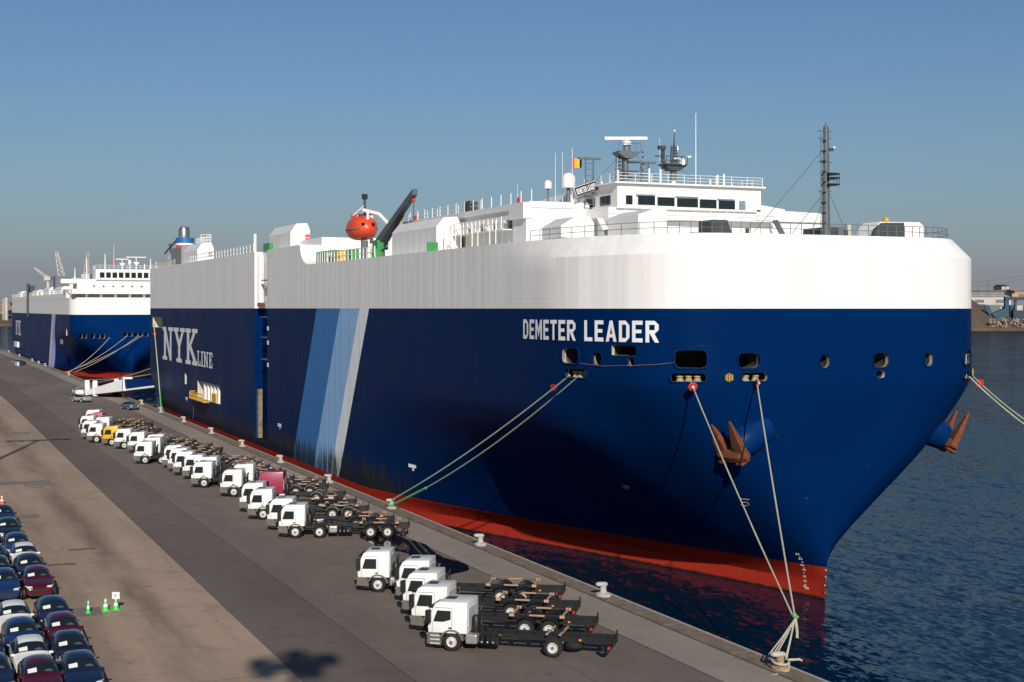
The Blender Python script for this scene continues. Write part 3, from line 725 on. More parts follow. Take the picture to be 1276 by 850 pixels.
m.tube([(57.85, 103.3, 32.6), (59.85, 103.3, 32.6)], .035, 5); m.tube([(57.85, 103.3, 32.25), (59.85, 103.3, 32.25)], .03, 5); S(m, 'mast_rail', DARK, sm_)
S(M().lathe((59.45, 103.5, 31.9), [(.25, 0), (.28, .4), (.2, .5)], 12), 'radar_gearbox', WHITE2, sm_)
S(M().obox((59.45, 103.5, 32.55), Vector((.985, -.1, .12)), Vector((.1, .99, 0)), Vector((-.12, 0, .985)), .8, .11, .08), 'radar_scanner', WHITE2, sm_, bevel=.03)
S(M().ball((59.2, 103.9, 33.3), .13, None, .3), 'mast_dome', WHITE2, sm_, smooth=60)
for px, top, Y, r in ((867, 141, 103, .055), (713, 184, 106, .04), (692, 190, 107, .03), (701, 190, 107, .03), (822, 172, 106, .03), (769, 196, 103, .03), (645, 228, 110, .025)):
    p = aty(px, top, Y); S(M().tube([(p.x, Y, 28.2), (p.x, Y, p.z)], r, 5, r * .5), 'whip_aerial', LETTER)
for px, py, r, Y in ((708.3, 227, .46, 106), (682.8, 231, .26, 107)):
    p = aty(px, py, Y)
    q = S(M().tube([(p.x, Y, 28.2), (p.x, Y, p.z - r)], r * .35, 8), 'radome_stand', GREY)
    S(M().ball((p.x, Y, p.z + r * .45), r * 1.3, None, r * 1.25, 18, 10), 'radome', WHITE2, q, smooth=60)
    S(M().lathe((p.x, Y, p.z - r * 1.05), [(r * 1.25, 0), (r * 1.3, r * 1.5)], 18), 'radome_skirt', WHITE2, q, smooth=40)
for px, top, bot, Y in ((734.5, 197, 242, 104), (803.5, 202, 232, 104.5)):
    p = aty(px, top, Y); z0 = 28.4 if px < 740 else 29.98; m = M()
    for d in (-.35, .35): m.tube([(p.x + d, Y, z0), (p.x + d, Y, p.z)], .07, 6)
    m.box(p.x - 1.0, p.x + 1.0, Y - .12, Y + .12, p.z - .12, p.z + .05)
    for k in range(8): m.box(p.x - .35, p.x + .35, Y - .04, Y + .04, z0 + (p.z - z0) * k / 8, z0 + (p.z - z0) * k / 8 + .06)
    S(m, 'goal_post_mast', GREY)
for px, py0, py1, Y in ((770, 212, 232, 101), (809, 210, 232, 102), (760, 226, 236, 103), (823.0, 211, 232, 102), (885, 223, 238, 103), (894, 218, 238, 103), (902, 217, 238, 103), (750, 226, 244, 105)):
    a, b = aty(px, py0, Y), aty(px, py1, Y); S(M().tube([(a.x, Y, b.z - .6), (a.x, Y, a.z)], .09, 6), 'vent_post', WHITE2)
# ensign on its staff
p = aty(712, 205, 106)
fl = M(); nx = 8; fw, fh = 1.0, .85
for cidx in range(3):
    fl.mi(cidx)
    for i in range(3):
        u0, u1 = (cidx * 3 + i) / 9, (cidx * 3 + i + 1) / 9
        f = lambda u, v: (p.x + fw * u, 106 + .16 * math.sin(u * 7), p.z + fh * (v - .5) + .38 * u * (1 - .5 * v) - .05 + .1 * math.sin(u * 6))
        fl.quad(f(u0, 0), f(u1, 0), f(u1, 1), f(u0, 1))
S(fl, 'ensign', [mat('flag_red', (.6, .03, .03)), mat('flag_yellow', (.75, .45, .02)), BLACK])
# stays
for a, b in (((54.0, 104, 32.7), (51.2, 104.6, 29.6)), ((55.4, 104, 32.6), (57.6, 103, 30)), ((59.8, 104, 31.5), (62.4, 104, 29.9)), ((58.2, 104, 31.3), (57.4, 104.5, 30))):
    S(M().tube([a, b], .02, 4), 'stay_wire', GREY)
# foremast
FX, FY = 59.2, 83.0
fm = S(M().tube([(FX, FY, ZD), (FX, FY, 32.7)], .29, 12, .19), 'foremast', mat('mast_grey', (.10, .115, .125), .45), smooth=40)
S(M().lathe((FX, FY, 32.6), [(.09, 0), (.07, .35)], 8), 'mast_tip', GREY, fm)
m = M()
for x in (-.42, -.22): m.tube([(FX + x, FY, ZD), (FX + x, FY, 32.2)], .03, 5)
for k in range(30): m.box(FX - .42, FX - .22, FY - .02, FY + .02, ZD + .2 + k * .235, ZD + .24 + k * .235)
S(m, 'mast_ladder', GREY, fm)
for k in range(9): S(M().lathe((FX - .32, FY - .18, ZD + 1.0 + k * .72), [(.20, 0), (.22, .025)], 8), 'ladder_hoop', GREY, fm)
for z in (28.15, 30.2, 31.85, 32.35): S(M().box(FX - .62, FX + .45, FY - .08, FY + .08, z, z + .05), 'mast_crosstree', GREY, fm)
for z in (28.5, 28.95, 29.25):
    S(M().prism([(FX - .1, z), (FX + .8, z + .08), (FX + .8, z + .2), (FX - .1, z + .2)], 'y', FY - .5, FY + .5), 'mast_platform', BLACK, fm)
m = M()
for x in (.35, .6, .8): m.tube([(FX + x, FY - .45, 28.6), (FX + x, FY - .45, 29.4)], .025, 5)
S(m, 'mast_rail', BLACK, fm)
S(M().box(FX + .05, FX + .5, FY - .2, FY + .2, 31.0, 31.2), 'lamp_bracket', DARK, fm); S(M().ball((FX + .62, FY - .1, 31.25), .09), 'mast_lamp', LETTER, fm)
for q, z1 in (((54.2, 85.0, ZD), 31.3), ((63.4, 86.0, ZD), 28.6), ((57.4, 85, ZD), 28.2), ((59.9, 86, ZD), 28.2)):
    S(M().tube([(FX, FY, z1), q], .022, 4), 'stay_wire', GREY)
# forward deck fittings
def wedge(x0, x1, y0, y1, h, mt, s=.5, name='fan_housing'):
    return S(M().prism([(x0, ZD), (x1, ZD), (x1 - (x1 - x0) * s * .6, ZD + h), (x0 + .05, ZD + h)], 'y', y0, y1), name, mt, bevel=.03, seg=1)
wedge(51.0, 52.7, 84.6, 86.6, 1.15, DARK)
wedge(59.3, 61.0, 84.0, 86.0, .75, DARK, -.0)
S(M().box(60.4, 61.9, 84.2, 85.6, ZD, ZD + .85), 'grey_locker', GREY, bevel=.03)
S(M().box(62.2, 62.5, 84.6, 84.9, ZD, ZD + 1.1), 'deck_post', CREAM)
S(M().prism([(65.9, ZD), (68.8, ZD), (68.8, ZD + 1.45), (66.9, ZD + 1.4), (66.2, ZD + .9)], 'y', 86.6, 86.95), 'shelter_face', DARK)
S(M().prism([(66.3, ZD), (70.9, ZD), (70.9, ZD + 1.25), (70.5, ZD + 1.55), (66.9, ZD + 1.5), (66.3, ZD + .9)], 'y', 86.95, 89.0), 'deck_shelter', WHITE)
S(M().box(67.3, 67.6, 86.9, 87.3, ZD + 1.5, ZD + 1.8), 'deck_lamp', YELLOW)
for x, y in ((53.4, 84), (47.5, 88.4), (61.2, 83.4)): S(M().lathe((x, y, ZD), [(.2, 0), (.14, .05), (.14, .5), (.2, .55)], 10), 'deck_bitt', DARK)
# lifeboat davit and stores crane (fixed to the ship)
dv = S(M().tube([(47.2, 143.6, ZD), (47.2, 143.6, 28.6), (46.4, 145.2, 30.0), (45.0, 146.6, 30.5)], .22, 8), 'boat_davit', WHITE2, smooth=40)
S(M().tube([(46.4, 148.0, 27), (46.4, 148.0, 30.4)], .22, 8), 'davit_arm', WHITE2, dv)
S(M().box(47.2, 47.6, 141.4, 143.6, 27.8, 29.3), 'davit_ladder_panel', YELLOW, dv)
S(M().tube([(44.8, 145.4, ZD), (44.8, 145.4, 27.2)], .4, 10), 'davit_post', GREY, dv)
S(M().tube([(45.3, 146.9, 29.6), (45.3, 146.9, 31.7)], .14, 8), 'aft_mast', DARK)
S(M().box(45.05, 45.55, 146.65, 147.15, 31.7, 32.25), 'aft_mast_lamp', BLACK); S(M().box(44.6, 46.3, 146.7, 147.1, 30.0, 30.1), 'mast_crosstree', DARK)
S(M().tube([(45.2, 146.9, 31.0), (44.0, 147.0, 29.9)], .05, 5), 'mast_strut', WHITE2)
cr = S(M().tube([(45, 140.4, ZD), (45, 140.4, 26.9)], .5, 12, .42), 'stores_crane', GREY, smooth=40)
jb = M(); a, b = Vector((45, 141.2, 26.6)), Vector((45, 129.6, 31.2))
jb.loft([[a + Vector((sx * .38, 0, sz * .42)) for sx, sz in ((-1,-1),(1,-1),(1,1),(-1,1))], [b + Vector((sx * .26, 0, sz * .3)) for sx, sz in ((-1,-1),(1,-1),(1,1),(-1,1))]])
S(jb, 'crane_jib', mat('crane_grey', (.085, .105, .115), .5), cr, bevel=.04)
S(M().tube([(45, 139.0, 26.4), (45, 133.2, 29.2)], .16, 8), 'crane_ram', BLACK, cr)
S(M().tube([(45, 130.0, 31.0), (45, 130.0, 27.4)], .03, 4), 'hoist_wire', BLACK, cr); S(M().ball((45, 130.0, 30.4), .2), 'hoist_block', GUARD, cr)
S(M().box(44.4, 45.6, 139.6, 141.4, 26.0, 27.0), 'crane_cab', GREEN, cr, bevel=.05)
# boarding platform in the side recess
pl = S(M().box(40.75, 41.75, 213.6, 225.2, 5.85, 5.97), 'boarding_platform', YELLOW)
m = M()
for k in range(13):
    yy = 213.8 + k * .94; m.tube([(40.8, yy, 5.95), (40.8, yy, 7.05)], .05, 5)
for z in (6.45, 7.0): m.tube([(40.8, 213.8, z), (40.8, 225.1, z)], .06, 5)
m.tube([(40.8, 225.1, 7), (41.7, 225.1, 7)], .06, 5)
S(m, 'platform_rail', YELLOW, pl)
for k in range(5): S(M().box(XS + .2, XS + .7, 209.0 + k * 2.6, 209.9 + k * 2.6, 6.0, 8.6), 'recess_frame', WHITE2)
S(M().box(XS + .05, XS + .4, 210.0, 213.0, 6.0, 7.3), 'recess_gate', YELLOW)
S(M().tube([(41.45, 225.3, 2.6), (41.45, 225.3, 6.3)], .07, 6), 'side_ladder', DARK)
# stern ramp down on the quay
rp0, rp1 = Vector((35.9, 298.0, 0)), Vector((48.2, 272.5, 0))
rt = (rp1 - rp0).normalized(); rn = Vector((rt.y, -rt.x, 0)); RLn = (rp1 - rp0).length
def ramp_girder(off, t0, t1, h, mt, name, par, thick=.3):
    m = M()
    for a, b, h0, h1 in ((t0, t1, h[0], h[1]),):
        P0, P1 = rp0 + rt * (RLn * a) + rn * off, rp0 + rt * (RLn * b) + rn * off
        z0, z1 = 2.7 + 3.2 * a, 2.7 + 3.2 * b
        m.loft([[P0 + rn * s + Vector((0, 0, z)) for s, z in ((0, z0 - .1), (thick, z0 - .1), (thick, z0 + h0), (0, z0 + h0))], [P1 + rn * s + Vector((0, 0, z)) for s, z in ((0, z1 - .1), (thick, z1 - .1), (thick, z1 + h1), (0, z1 + h1))]])
    return S(m, name, mt, par)
rd = M(); rd.loft([[rp0 + rn * s + Vector((0, 0, z)) for s, z in ((-4, 2.45), (4, 2.45), (4, 2.62), (-4, 2.62))], [rp1 + rn * s + Vector((0, 0, z)) for s, z in ((-4, 5.4), (4, 5.4), (4, 5.8), (-4, 5.8))]])
ramp_ = S(rd, 'stern_ramp', WHITE2)
for sgn in (-1, 1):
    o = 4 * sgn - (.3 if sgn > 0 else 0)
    ramp_girder(o, .06, .5, (.7, 1.9), WHITE, 'ramp_girder', ramp_)
    ramp_girder(o, .5, .995, (1.9, 1.0), BLUEP, 'ramp_girder', ramp_)
for t in (.02, .12):
    for o in (-3.6, 3.2):
        c = rp0 + rt * (RLn * t) + rn * o; S(M().prism([(c.y - 1.3, 2.5), (c.y + 1.3, 2.5), (c.y + 1.1, 3.4), (c.y + .3, 4.3), (c.y + .2, 5.3), (c.y - .5, 5.6), (c.y - .7, 4.4), (c.y - 1.4, 3.6)], 'x', c.x - .45, c.x + .45), 'ramp_bracket', WHITE, ramp_, bevel=.1)
c = rp0 + rt * (RLn * .52) + rn * 3.2; S(M().prism([(c.y - .9, 4), (c.y + .9, 4), (c.y + .5, 6.6), (c.y - .4, 6.6)], 'x', c.x - .9, c.x + .9), 'ramp_tower', WHITE, ramp_, bevel=.08)

# ------------------------------------------------------------------ lettering painted on the hull
def glyphs(st=.2):
    G = {}; w = .62; s = st; q = lambda *p: list(p)
    rect = lambda a, b, c, d: [(a, c), (b, c), (b, d), (a, d)]
    c = .22
    G['D'] = (w, [rect(0, s, 0, 1), rect(s, w - c, 1 - s, 1), rect(s, w - c, 0, s), rect(w - s, w, c, 1 - c), [(w - c, 1), (w - c, 1 - s), (w - s, 1 - c), (w, 1 - c)], [(w - c, 0), (w, c), (w - s, c), (w - c, s)]])
    G['E'] = (.56, [rect(0, s, 0, 1), rect(s, .56, 1 - s, 1), rect(s, .56, 0, s), rect(s, .50, .42, .42 + s * .9)])
    G['L'] = (.54, [rect(0, s, 0, 1), rect(s, .54, 0, s)])
    G['T'] = (.60, [rect(0, .60, 1 - s, 1), rect(.3 - s/2, .3 + s/2, 0, 1 - s)])
    G['M'] = (.74, [rect(0, s, 0, 1), rect(.74 - s, .74, 0, 1), [(s, 1), (s, .62), (.37, .12), (.37, .52)], [(.74 - s, 1), (.37, .52), (.37, .12), (.74 - s, .62)]])
    G['R'] = (.64, [rect(0, s, 0, 1), rect(s, .64 - .2, 1 - s, 1), rect(s, .44, .40, .40 + s * .9), rect(.64 - s, .64, .58, .82), [(.44, 1), (.44, 1 - s), (.64 - s, .82), (.64, .82)], [(.44, .4), (.64, .58), (.64 - s, .58), (.44, .4 + s * .9)], [(.22, .4), (.46, 0), (.66, 0), (.44, .4)]])
    G['A'] = (.68, [[(0, 0), (.19, 0), (.34, .70), (.34, 1), (.25, 1)], [(.68, 0), (.43, 1), (.34, 1), (.34, .70), (.49, 0)], [(.233, .2), (.447, .2), (.412, .36), (.268, .36)]])
    return G
def put_text(word, place, height, name, parent, mt, G, gap=.14, space=.42, start=0, scale=1.0, sub=5):
    """place(u, v) -> point; u runs along the wall in letter heights, v up"""
    u = start; obs = []
    for ch in word:
        if ch == ' ': u += space; continue
        w, polys = G[ch]; m = M()
        for P in polys:
            if len(P) == 4:
                for i in range(sub):
                    a, b = i / sub, (i + 1) / sub; l = lambda p, q, t: (p[0] + (q[0]-p[0])*t, p[1] + (q[1]-p[1])*t)
                    m.quad(*[place((u + x) * scale, y * scale) for x, y in (l(P[0], P[1], a), l(P[0], P[1], b), l(P[3], P[2], b), l(P[3], P[2], a))])
            else: m.quad(*[place((u + x) * scale, y * scale) for x, y in P])
        obs.append(S(m, name, mt, parent)); u += w + gap
    return u
yo, bo = hull_row(18.5, PA, 300)
_o = np.array([(SO.x - b, SO.y + y) for y, b in zip(yo, bo)])[::-1]          # from aft towards the bow, port side
_arc = np.concatenate([[0], np.cumsum(np.hypot(*np.diff(_o, axis=0).T))])
_opx = 638 + F * (_o[:, 0] * CT - _o[:, 1] * ST) / (_o[:, 0] * ST + _o[:, 1] * CT)
_k = int(np.argmax(_opx > 760)) ; m_ = _opx < 1000
_first = int(np.argmax(_opx > 1000))
a0 = float(np.interp(652.5, _opx[:_first], _arc[:_first])); a1 = float(np.interp(821, _opx[:_first], _arc[:_first]))
def bow_place(u, v, z0=17.75, h=1.42):
    a = a0 + u; x = float(np.interp(a, _arc, _o[:, 0])); y = float(np.interp(a, _arc, _o[:, 1]))
    x2 = float(np.interp(a + .1, _arc, _o[:, 0])); y2 = float(np.interp(a + .1, _arc, _o[:, 1]))
    n = Vector((y2 - y, -(x2 - x), 0)).normalized() 
    if n.x > 0.3 or n.y > 0.3: n = -n
    return Vector((x, y, z0 + v * h)) + n * .035
GB = glyphs(.185)
tot = sum(GB[c][0] + .15 for c in 'DEMETERLEADER') - .15 + .62 - .15
sc_ = (a1 - a0) / tot
put_text('DEMETER LEADER', lambda u, v: bow_place(u, v / sc_), 1, 'bow_letter', hull, LETTER, GB, gap=.15, space=.62 - .15, scale=sc_)
rect = lambda a, b, c, d: [(a, c), (b, c), (b, d), (a, d)]
sv = .11
GS = {'N': (1.0, [rect(.13, .32, 0 + sv, 1 - sv), rect(0, .45, 0, sv), rect(0, .32, 1 - sv, 1), rect(.70, .86, 0, 1 - sv), rect(.56, 1.0, 1 - sv, 1), [(.32, 1), (.32, .62), (.70, 0), (.70, .30)]]),
      'Y': (1.0, [rect(.41, .60, sv, .46), rect(.26, .75, 0, sv), [(.11, 1 - sv), (.41, .46), (.505, .46), (.505, .64), (.33, 1 - sv)], [(.90, 1 - sv), (.74, 1 - sv), (.505, .64), (.505, .46), (.60, .46)], rect(0, .46, 1 - sv, 1), rect(.58, 1.0, 1 - sv, 1)]),
      'K': (1.02, [rect(.12, .32, sv, 1 - sv), rect(0, .44, 0, sv), rect(0, .44, 1 - sv, 1), [(.32, .36), (.44, .50), (.82, 1 - sv), (.62, 1 - sv), (.32, .56)], [(.47, .535), (.37, .415), (.66, sv), (.90, sv)], rect(.56, 1.02, 0, sv), rect(.54, .98, 1 - sv, 1)]),
      'L': (.72, [rect(.12, .32, sv, 1 - sv), rect(0, .72, 0, sv), rect(0, .46, 1 - sv, 1), rect(.58, .72, sv, .34)]),
      'I': (.46, [rect(.13, .33, sv, 1 - sv), rect(0, .46, 0, sv), rect(0, .46, 1 - sv, 1)]),
      'E': (.72, [rect(.12, .32, sv, 1 - sv), rect(0, .72, 0, sv), rect(0, .72, 1 - sv, 1), rect(.58, .72, sv, .32), rect(.58, .72, .70, 1 - sv), rect(.32, .50, .44, .56), rect(.44, .52, .36, .44), rect(.44, .52, .56, .64)])}
# flat port side: u runs forward (towards smaller Y)
pA, pB = atx(203, 411, XS), atx(247, 414, XS); hN = 6.3
wN = (pA.y - pB.y) / 3.14
for i, ch in enumerate('NYK'):
    y_s = pA.y - i * wN * 1.06
    put_text(ch, lambda u, v, y_s=y_s: Vector((XS - .03, y_s - u * wN, 10.95 + v * 5.75)), 1, 'side_letter', hull, LETTER, GS, sub=1)
yL0, yL1 = atx(246, 460, XS).y, atx(265, 460, XS).y
tw = .72 + .46 + 1.0 + .72 + .3; wl_ = (yL0 - yL1) / tw; uu = 0
for ch in 'LINE':
    put_text(ch, lambda u, v, uu=uu: Vector((XS - .03, yL0 - (u + uu) * wl_, 11.0 + v * 2.35)), 1, 'side_letter', hull, LETTER, GS, sub=1); uu += GS[ch][0] + .1
# tug marks, draught marks
for px, py in ((516, 584), (349, 532), (233, 498)):
    p = atx(px, py, XS) if px < 400 else None
    if p is None:
        p, n, t, D = hull_at(px, py, -1); 
        if p is None or abs(p.x - XS) > .8: pass
    else: n = Vector((-1, 0, 0)); t = Vector((0, -1, 0))
    if t.y > 0: t = -t
    n = n + Vector((0, 0, -.25)) if px > 400 else n
    w = .75 if px > 400 else .95
    m = M(); q = p + n * .06
    m.quad(q - t * w, q + t * w, q + t * w + Vector((0, 0, .42)), q - t * w + Vector((0, 0, .42)))
    m.quad(q + t * .0, q + t * .35, q + t * .35 - Vector((0, 0, .28)), q - Vector((0, 0, .28)))
    S(m, 'tug_mark', LETTER, hull)
for k in range(17):
    px = 1005 - 14 * max(0, (12 - k) - 6) ** 0 * 0; py = 690 + k * 3.4
    px = np.interp(py, [688, 695, 705, 718, 745], [993, 997, 1001, 1003.5, 1004.5])
    p, n, t, D = hull_at(px, py, -1); n = (n + Vector((0, 0, -.45))).normalized()
    if k % 2: S(M().obox(p + n * .02, t, Vector((0, 0, 1)), n, .05, .02, .03), 'draught_mark', CREAM, hull)
    else:
        m = M(); m.obox(p + n * .02 - t * .1, t, Vector((0, 0, 1)), n, .03, .06, .03); m.obox(p + n * .02 + t * .06, t, Vector((0, 0, 1)), n, .035, .06, .03); S(m, 'draught_mark', CREAM, hull)
for k, py in enumerate((710, 720, 730, 739, 746)):
    p, n, t, D = hull_at(1029.5, py, -1); S(M().obox(p + n * .03, t, Vector((0, 0, 1)), n, .05, .05, .03), 'stem_mark', CREAM, hull)
def hull_mark(px, py, strokes, name, sc=.42):
    p, n, t, D = hull_at(px, py, -1)
    if t.y > 0: t = -t
    a_, b_ = hull_at(px, py - 6, -1)[0], hull_at(px, py + 6, -1)[0]; upv = (a_ - b_).normalized(); nn = t.cross(upv).normalized()
    if nn.dot(Vector((-.8, -.6, 0))) < 0: nn = -nn
    m = M()
    for P_ in strokes: m.tube([p + nn * .05 + t * x * sc + upv * y * sc for x, y in P_], .03, 5)
    S(m, name, MARKG, hull)
MARKG = mat('worn_mark', (.22, .24, .26), .6)
hull_mark(781.5, 607, [[(math.cos(a), math.sin(a)) for a in np.linspace(0, 2*math.pi, 18)], [(-.7, -.7), (.7, .7)], [(-.7, .7), (.7, -.7)]], 'thruster_mark', .36)
hull_mark(929, 627, [[(-1, 1), (-.8, 0), (.3, .1), (.7, -.5), (.2, -1), (-.9, -.8)], [(-1, 1), (.8, .9)]], 'bulb_mark', .36)
# name board over the bridge
bm_c = Vector((52.2, 103.5, 29.5)); pa_, pb_ = aty(718, 243, 103.5), aty(744.5, 234, 103.5)
bx_ = (pb_ - pa_); bu = Vector((bx_.x, 0, bx_.z + .0)); bl = bu.length; bu.normalize(); bv = Vector((-bu.z, 0, bu.x)); bn = Vector((0, -1, 0))
board = S(M().obox(pa_ + bu * bl/2 + bv * .22, bu, Vector((0, 1, 0)), bv, bl/2, .04, .36), 'name_board', BLACK)
S(M().obox(pa_ + bu * bl/2 + bv * .22 + Vector((0, .03, 0)), bu, Vector((0, 1, 0)), bv, bl/2 + .03, .04, .39), 'board_frame', LETTER, board)
sc2 = (bl - .2) / tot
put_text('DEMETER LEADER', lambda u, v: pa_ + bu * (.1 + u) + bv * (-.02 + v / sc2 * .46) + Vector((0, -.06, 0)), 1, 'board_letter', board, LETTER, GB, gap=.15, space=.30, scale=sc2, sub=1)

# ------------------------------------------------------------------ lifeboat, anchors
lb = thing('lifeboat', 'orange enclosed lifeboat hanging in the white davit near the grey stores crane', 'lifeboat', (44.8, 146.4, 27.25))
LB = M(); rings = []
for k in range(15):
    t = k / 14; y = -2.7 + 5.4 * t; f = (1 - abs(2*t - 1) ** 2.6) ** .5 if 0 < k < 14 else .12
    rings.append([(1.48 * f * math.copysign(abs(math.cos(a)) ** .8, math.cos(a)), y, 1.15 + (1.45 if math.sin(a) > 0 else 1.15) * (f * .35 + .65 * f) * math.copysign(abs(math.sin(a)) ** .85, math.sin(a))) for a in np.linspace(0, 2*math.pi, 20, endpoint=False)])
lbh = LB.loft(rings).build('boat_body', ORANGE, lb, smooth=50)
m = M(); rr = []
for k in range(1, 14):
    t = k / 14; y = -2.7 + 5.4 * t; f = (1 - abs(2*t - 1) ** 2.6) ** .5; rr.append((-1.5 * f - .02, y, 1.15))
m.tube(rr, .06, 6); m.tube([(-p_[0], p_[1], p_[2]) for p_ in rr], .06, 6); m.build('rubbing_strake', mat('strake_grey', (.22, .2, .2), .6), lb)
M().lathe((0, 1.6, 2.5), [(.7, 0), (.65, .35), (.3, .42)], 14).build('steering_dome', ORANGE, lb, smooth=40)
for x, y in ((-.75, -2.1), (.3, -2.3)): M().box(x, x + .32, y - .45, y + .1, 1.5, 1.75).build('boat_window', GLASS, lb)
for y in (-2.2, 2.2): M().lathe((0, y, 2.1), [(.16, 0), (.12, 1.0)], 8).build('lifting_hook', WHITE2, lb)

def anchor_set(px, py, sgn, label):
    p, n, t, D = hull_at(px, py, sgn)
    ax = Vector((sgn * .84, -.20, -.46)).normalized()
    bol = S(M().lathe((0, 0, 0), [(1.25, -2.0), (1.15, -.5), (.98, .55), (.9, .65), (.5, .65), (.5, .2)], 26), 'anchor_pocket', BLUEP, smooth=40)
    Mx = ax.to_track_quat('Z', 'Y').to_matrix().to_4x4(); bol.data.transform(Matrix.Translation(p - SO) @ Mx @ Matrix.Translation(SO))
    bol.data.transform(Matrix.Translation(Vector((0, 0, 0))))
    e = ax.cross(Vector((0, 0, 1))).normalized(); uu_ = e.cross(ax).normalized()
    if uu_.z < 0: uu_ = -uu_
    c = p + ax * 1.05
    an = thing('ship_anchor', label, 'anchor', c, 0, 'anchors in the bow pockets')
    B_ = lambda m, name: m.build(name, RUST, an, bevel=.04, seg=1)
    m = M()
    m.loft([[e * s * k + ax * a * w + uu_ * (b * w - .35) for a, b in ((-.42, -.3), (.42, -.3), (.5, .12), (.2, .42), (-.42, .38))] for s, k, w in ((-1, 1.35, .55), (-1, .85, 1), (1, .0, 1.1), (1, .85, 1), (1, 1.35, .55))])
    B_(m, 'crown')
    for s in (-1, 1):
        m = M(); b0 = e * s * .78 - uu_ * .2
        tip = e * s * .92 + uu_ * 2.3 + ax * .05
        m.loft([[b0 + e * i * .46 + ax * j * .26 for i, j in ((-1, -1), (1, -1), (1, 1), (-1, 1))], [b0 * .7 + tip * .3 + e * i * .42 + ax * j * .22 for i, j in ((-1, -1), (1, -1), (1, 1), (-1, 1))], [tip + e * i * .08 + ax * j * .07 for i, j in ((-1, -1), (1, -1), (1, 1), (-1, 1))]])
        B_(m, 'fluke')
        B_(M().obox(e * s * .8 - uu_ * .72 + ax * .1, e, ax, uu_, .3, .42, .09), 'tripping_palm')
    m = M(); m.tube([ax * .1, -ax * 2.4], .2, 8); B_(m, 'shank')
    return bol
anchor_set(925, 551, -1, 'rusty orange anchor facing the quay, flukes up beside its blue pocket')
anchor_set(1168, 541, 1, 'rusty anchor sticking out over the open water from its blue pocket')
# ------------------------------------------------------------------ bollards and mooring lines
def make_bollard(mt, cap):
    r = thing('mooring_bollard', '', 'bollard')
    M().loft([[(rx * math.cos(a), ry * math.sin(a), z) for a in np.linspace(0, 2*math.pi, 16, endpoint=False)] for rx, ry, z in ((.62, .78, 0), (.62, .78, .16), (.5, .62, .24), (.32, .34, .30))]).build('base_plate', mt, r, smooth=40)
    M().loft([[(rx * math.cos(a) + dx, rx * math.sin(a), z) for a in np.linspace(0, 2*math.pi, 16, endpoint=False)] for rx, dx, z in ((.32, 0, .28), (.27, 0, .45), (.28, -.02, .75), (.34, -.06, .95))]).build('post', mt, r, smooth=40)
    m = M(); rings = []
    for x, w, z0, z1 in ((.34, .14, .86, 1.06), (.28, .26, .80, 1.14), (0, .31, .76, 1.18), (-.36, .31, .80, 1.2), (-.62, .25, .86, 1.18), (-.72, .14, .93, 1.1)):
        rings.append([(x, w * math.cos(a), (z0 + z1) / 2 + (z1 - z0) / 2 * math.sin(a)) for a in np.linspace(0, 2*math.pi, 12, endpoint=False)])
    m.loft(rings).build('head', cap, r, smooth=50)
    for k in range(6):
        a = 2*math.pi*k/6 + .3; M().lathe((.46 * math.cos(a), .60 * math.sin(a), .19), [(.06, 0), (.05, .06)], 6).build('bolt', mat('bolt_rust', (.20, .12, .07), .8) if k == 0 else bpy.data.materials['bolt_rust'], r)
    return r
bol = make_bollard(CASTW, CASTW)
BRUSTY = mat('rusty_bollard_foot', (.36, .25, .16), .8, var=.3, scale=4, dirt=(.22, .07, .02), dscale=3.5, dcut=.5)
bol_y = make_bollard(CASTW, YELLOW); bol_r = make_bollard(BRUSTY, CASTW)
BOL = [(1005, 832, bol_r, 'pale bollard on a rusty flaking foot holding the two bow lines'),
       (767, 743, bol, 'white bollard without a rope, next to the rear of the front truck group'),
       (611, 680, bol, 'bare white bollard between the roped spring bollard and the one by the front trucks'),
       (503, 634, bol, 'white bollard with the green spring line from the bow fairleads'),
       (421, 602, bol, 'bare white bollard on the quay just below the end of the pale hull stripe'),
       (357, 577, bol, 'bare white bollard at the foot of the blue hull stripe'),
       (307, 557, bol, 'bare white bollard beside the hull between the stripes and the tall recess'),
       (266, 541, bol, 'bare white bollard on the quay under the yellow boarding platform'),
       (232.5, 526.5, bol, 'bare white bollard next after the stern line bollard, towards the bow'),
       (203, 514.5, bol, 'white bollard with the stern line of the near ship'),
       (179, 504.5, bol_y, 'yellow headed bollard beside the open water past the stern, nearer the grey car'),
       (157, 495.5, bol_y, 'yellow headed bollard beside the end of the lowered stern ramp')]
for i, n_ in enumerate(((62, 456.5), (53, 453.5), (45, 450.5), (31, 444.5), (17.6, 439.5), (86, 468))):
    BOL.append((n_[0], n_[1], bol, None))
BPOS = []; used = set()
far_l = ['small white bollard on the quay edge by the bow of the far ship, under its mooring lines', ]
for i, (px, py, src, lab) in enumerate(BOL):
    p = atz(px, py); p.x = qx(p.y) - .75; p.z = QZ + .10
    r = src if src.name not in used and not (src in used) else copy_tree(src)
    if src in used: pass
    used.add(src); r.location = p; r.scale = (.72, .72, .72); r.rotation_euler.z = rnd.uniform(-.15, .15)
    tag(r, lab or 'small white bollard on the quay along the far ship side', 'bollard', 'bollards along the quay edge' if lab else 'small bollards beside the far ship')
    if lab is None and i == len(BOL) - 1: r['label'] = 'small white bollard on the quay below the bow of the far ship'; 
    BPOS.append(p)
def rope(pts, r, mt, label, name='mooring_rope', sag=.5, group=None, n=14):
    a, b = Vector(pts[0]), Vector(pts[1]); P = []
    for i in range(n + 1):
        t = i / n; P.append(a + (b - a) * t - Vector((0, 0, sag * 4 * t * (1 - t))))
    o = M().tube(P, r, 6).build(name, mt, smooth=60)
    return tag(o, label, 'rope', group or 'mooring lines'), P
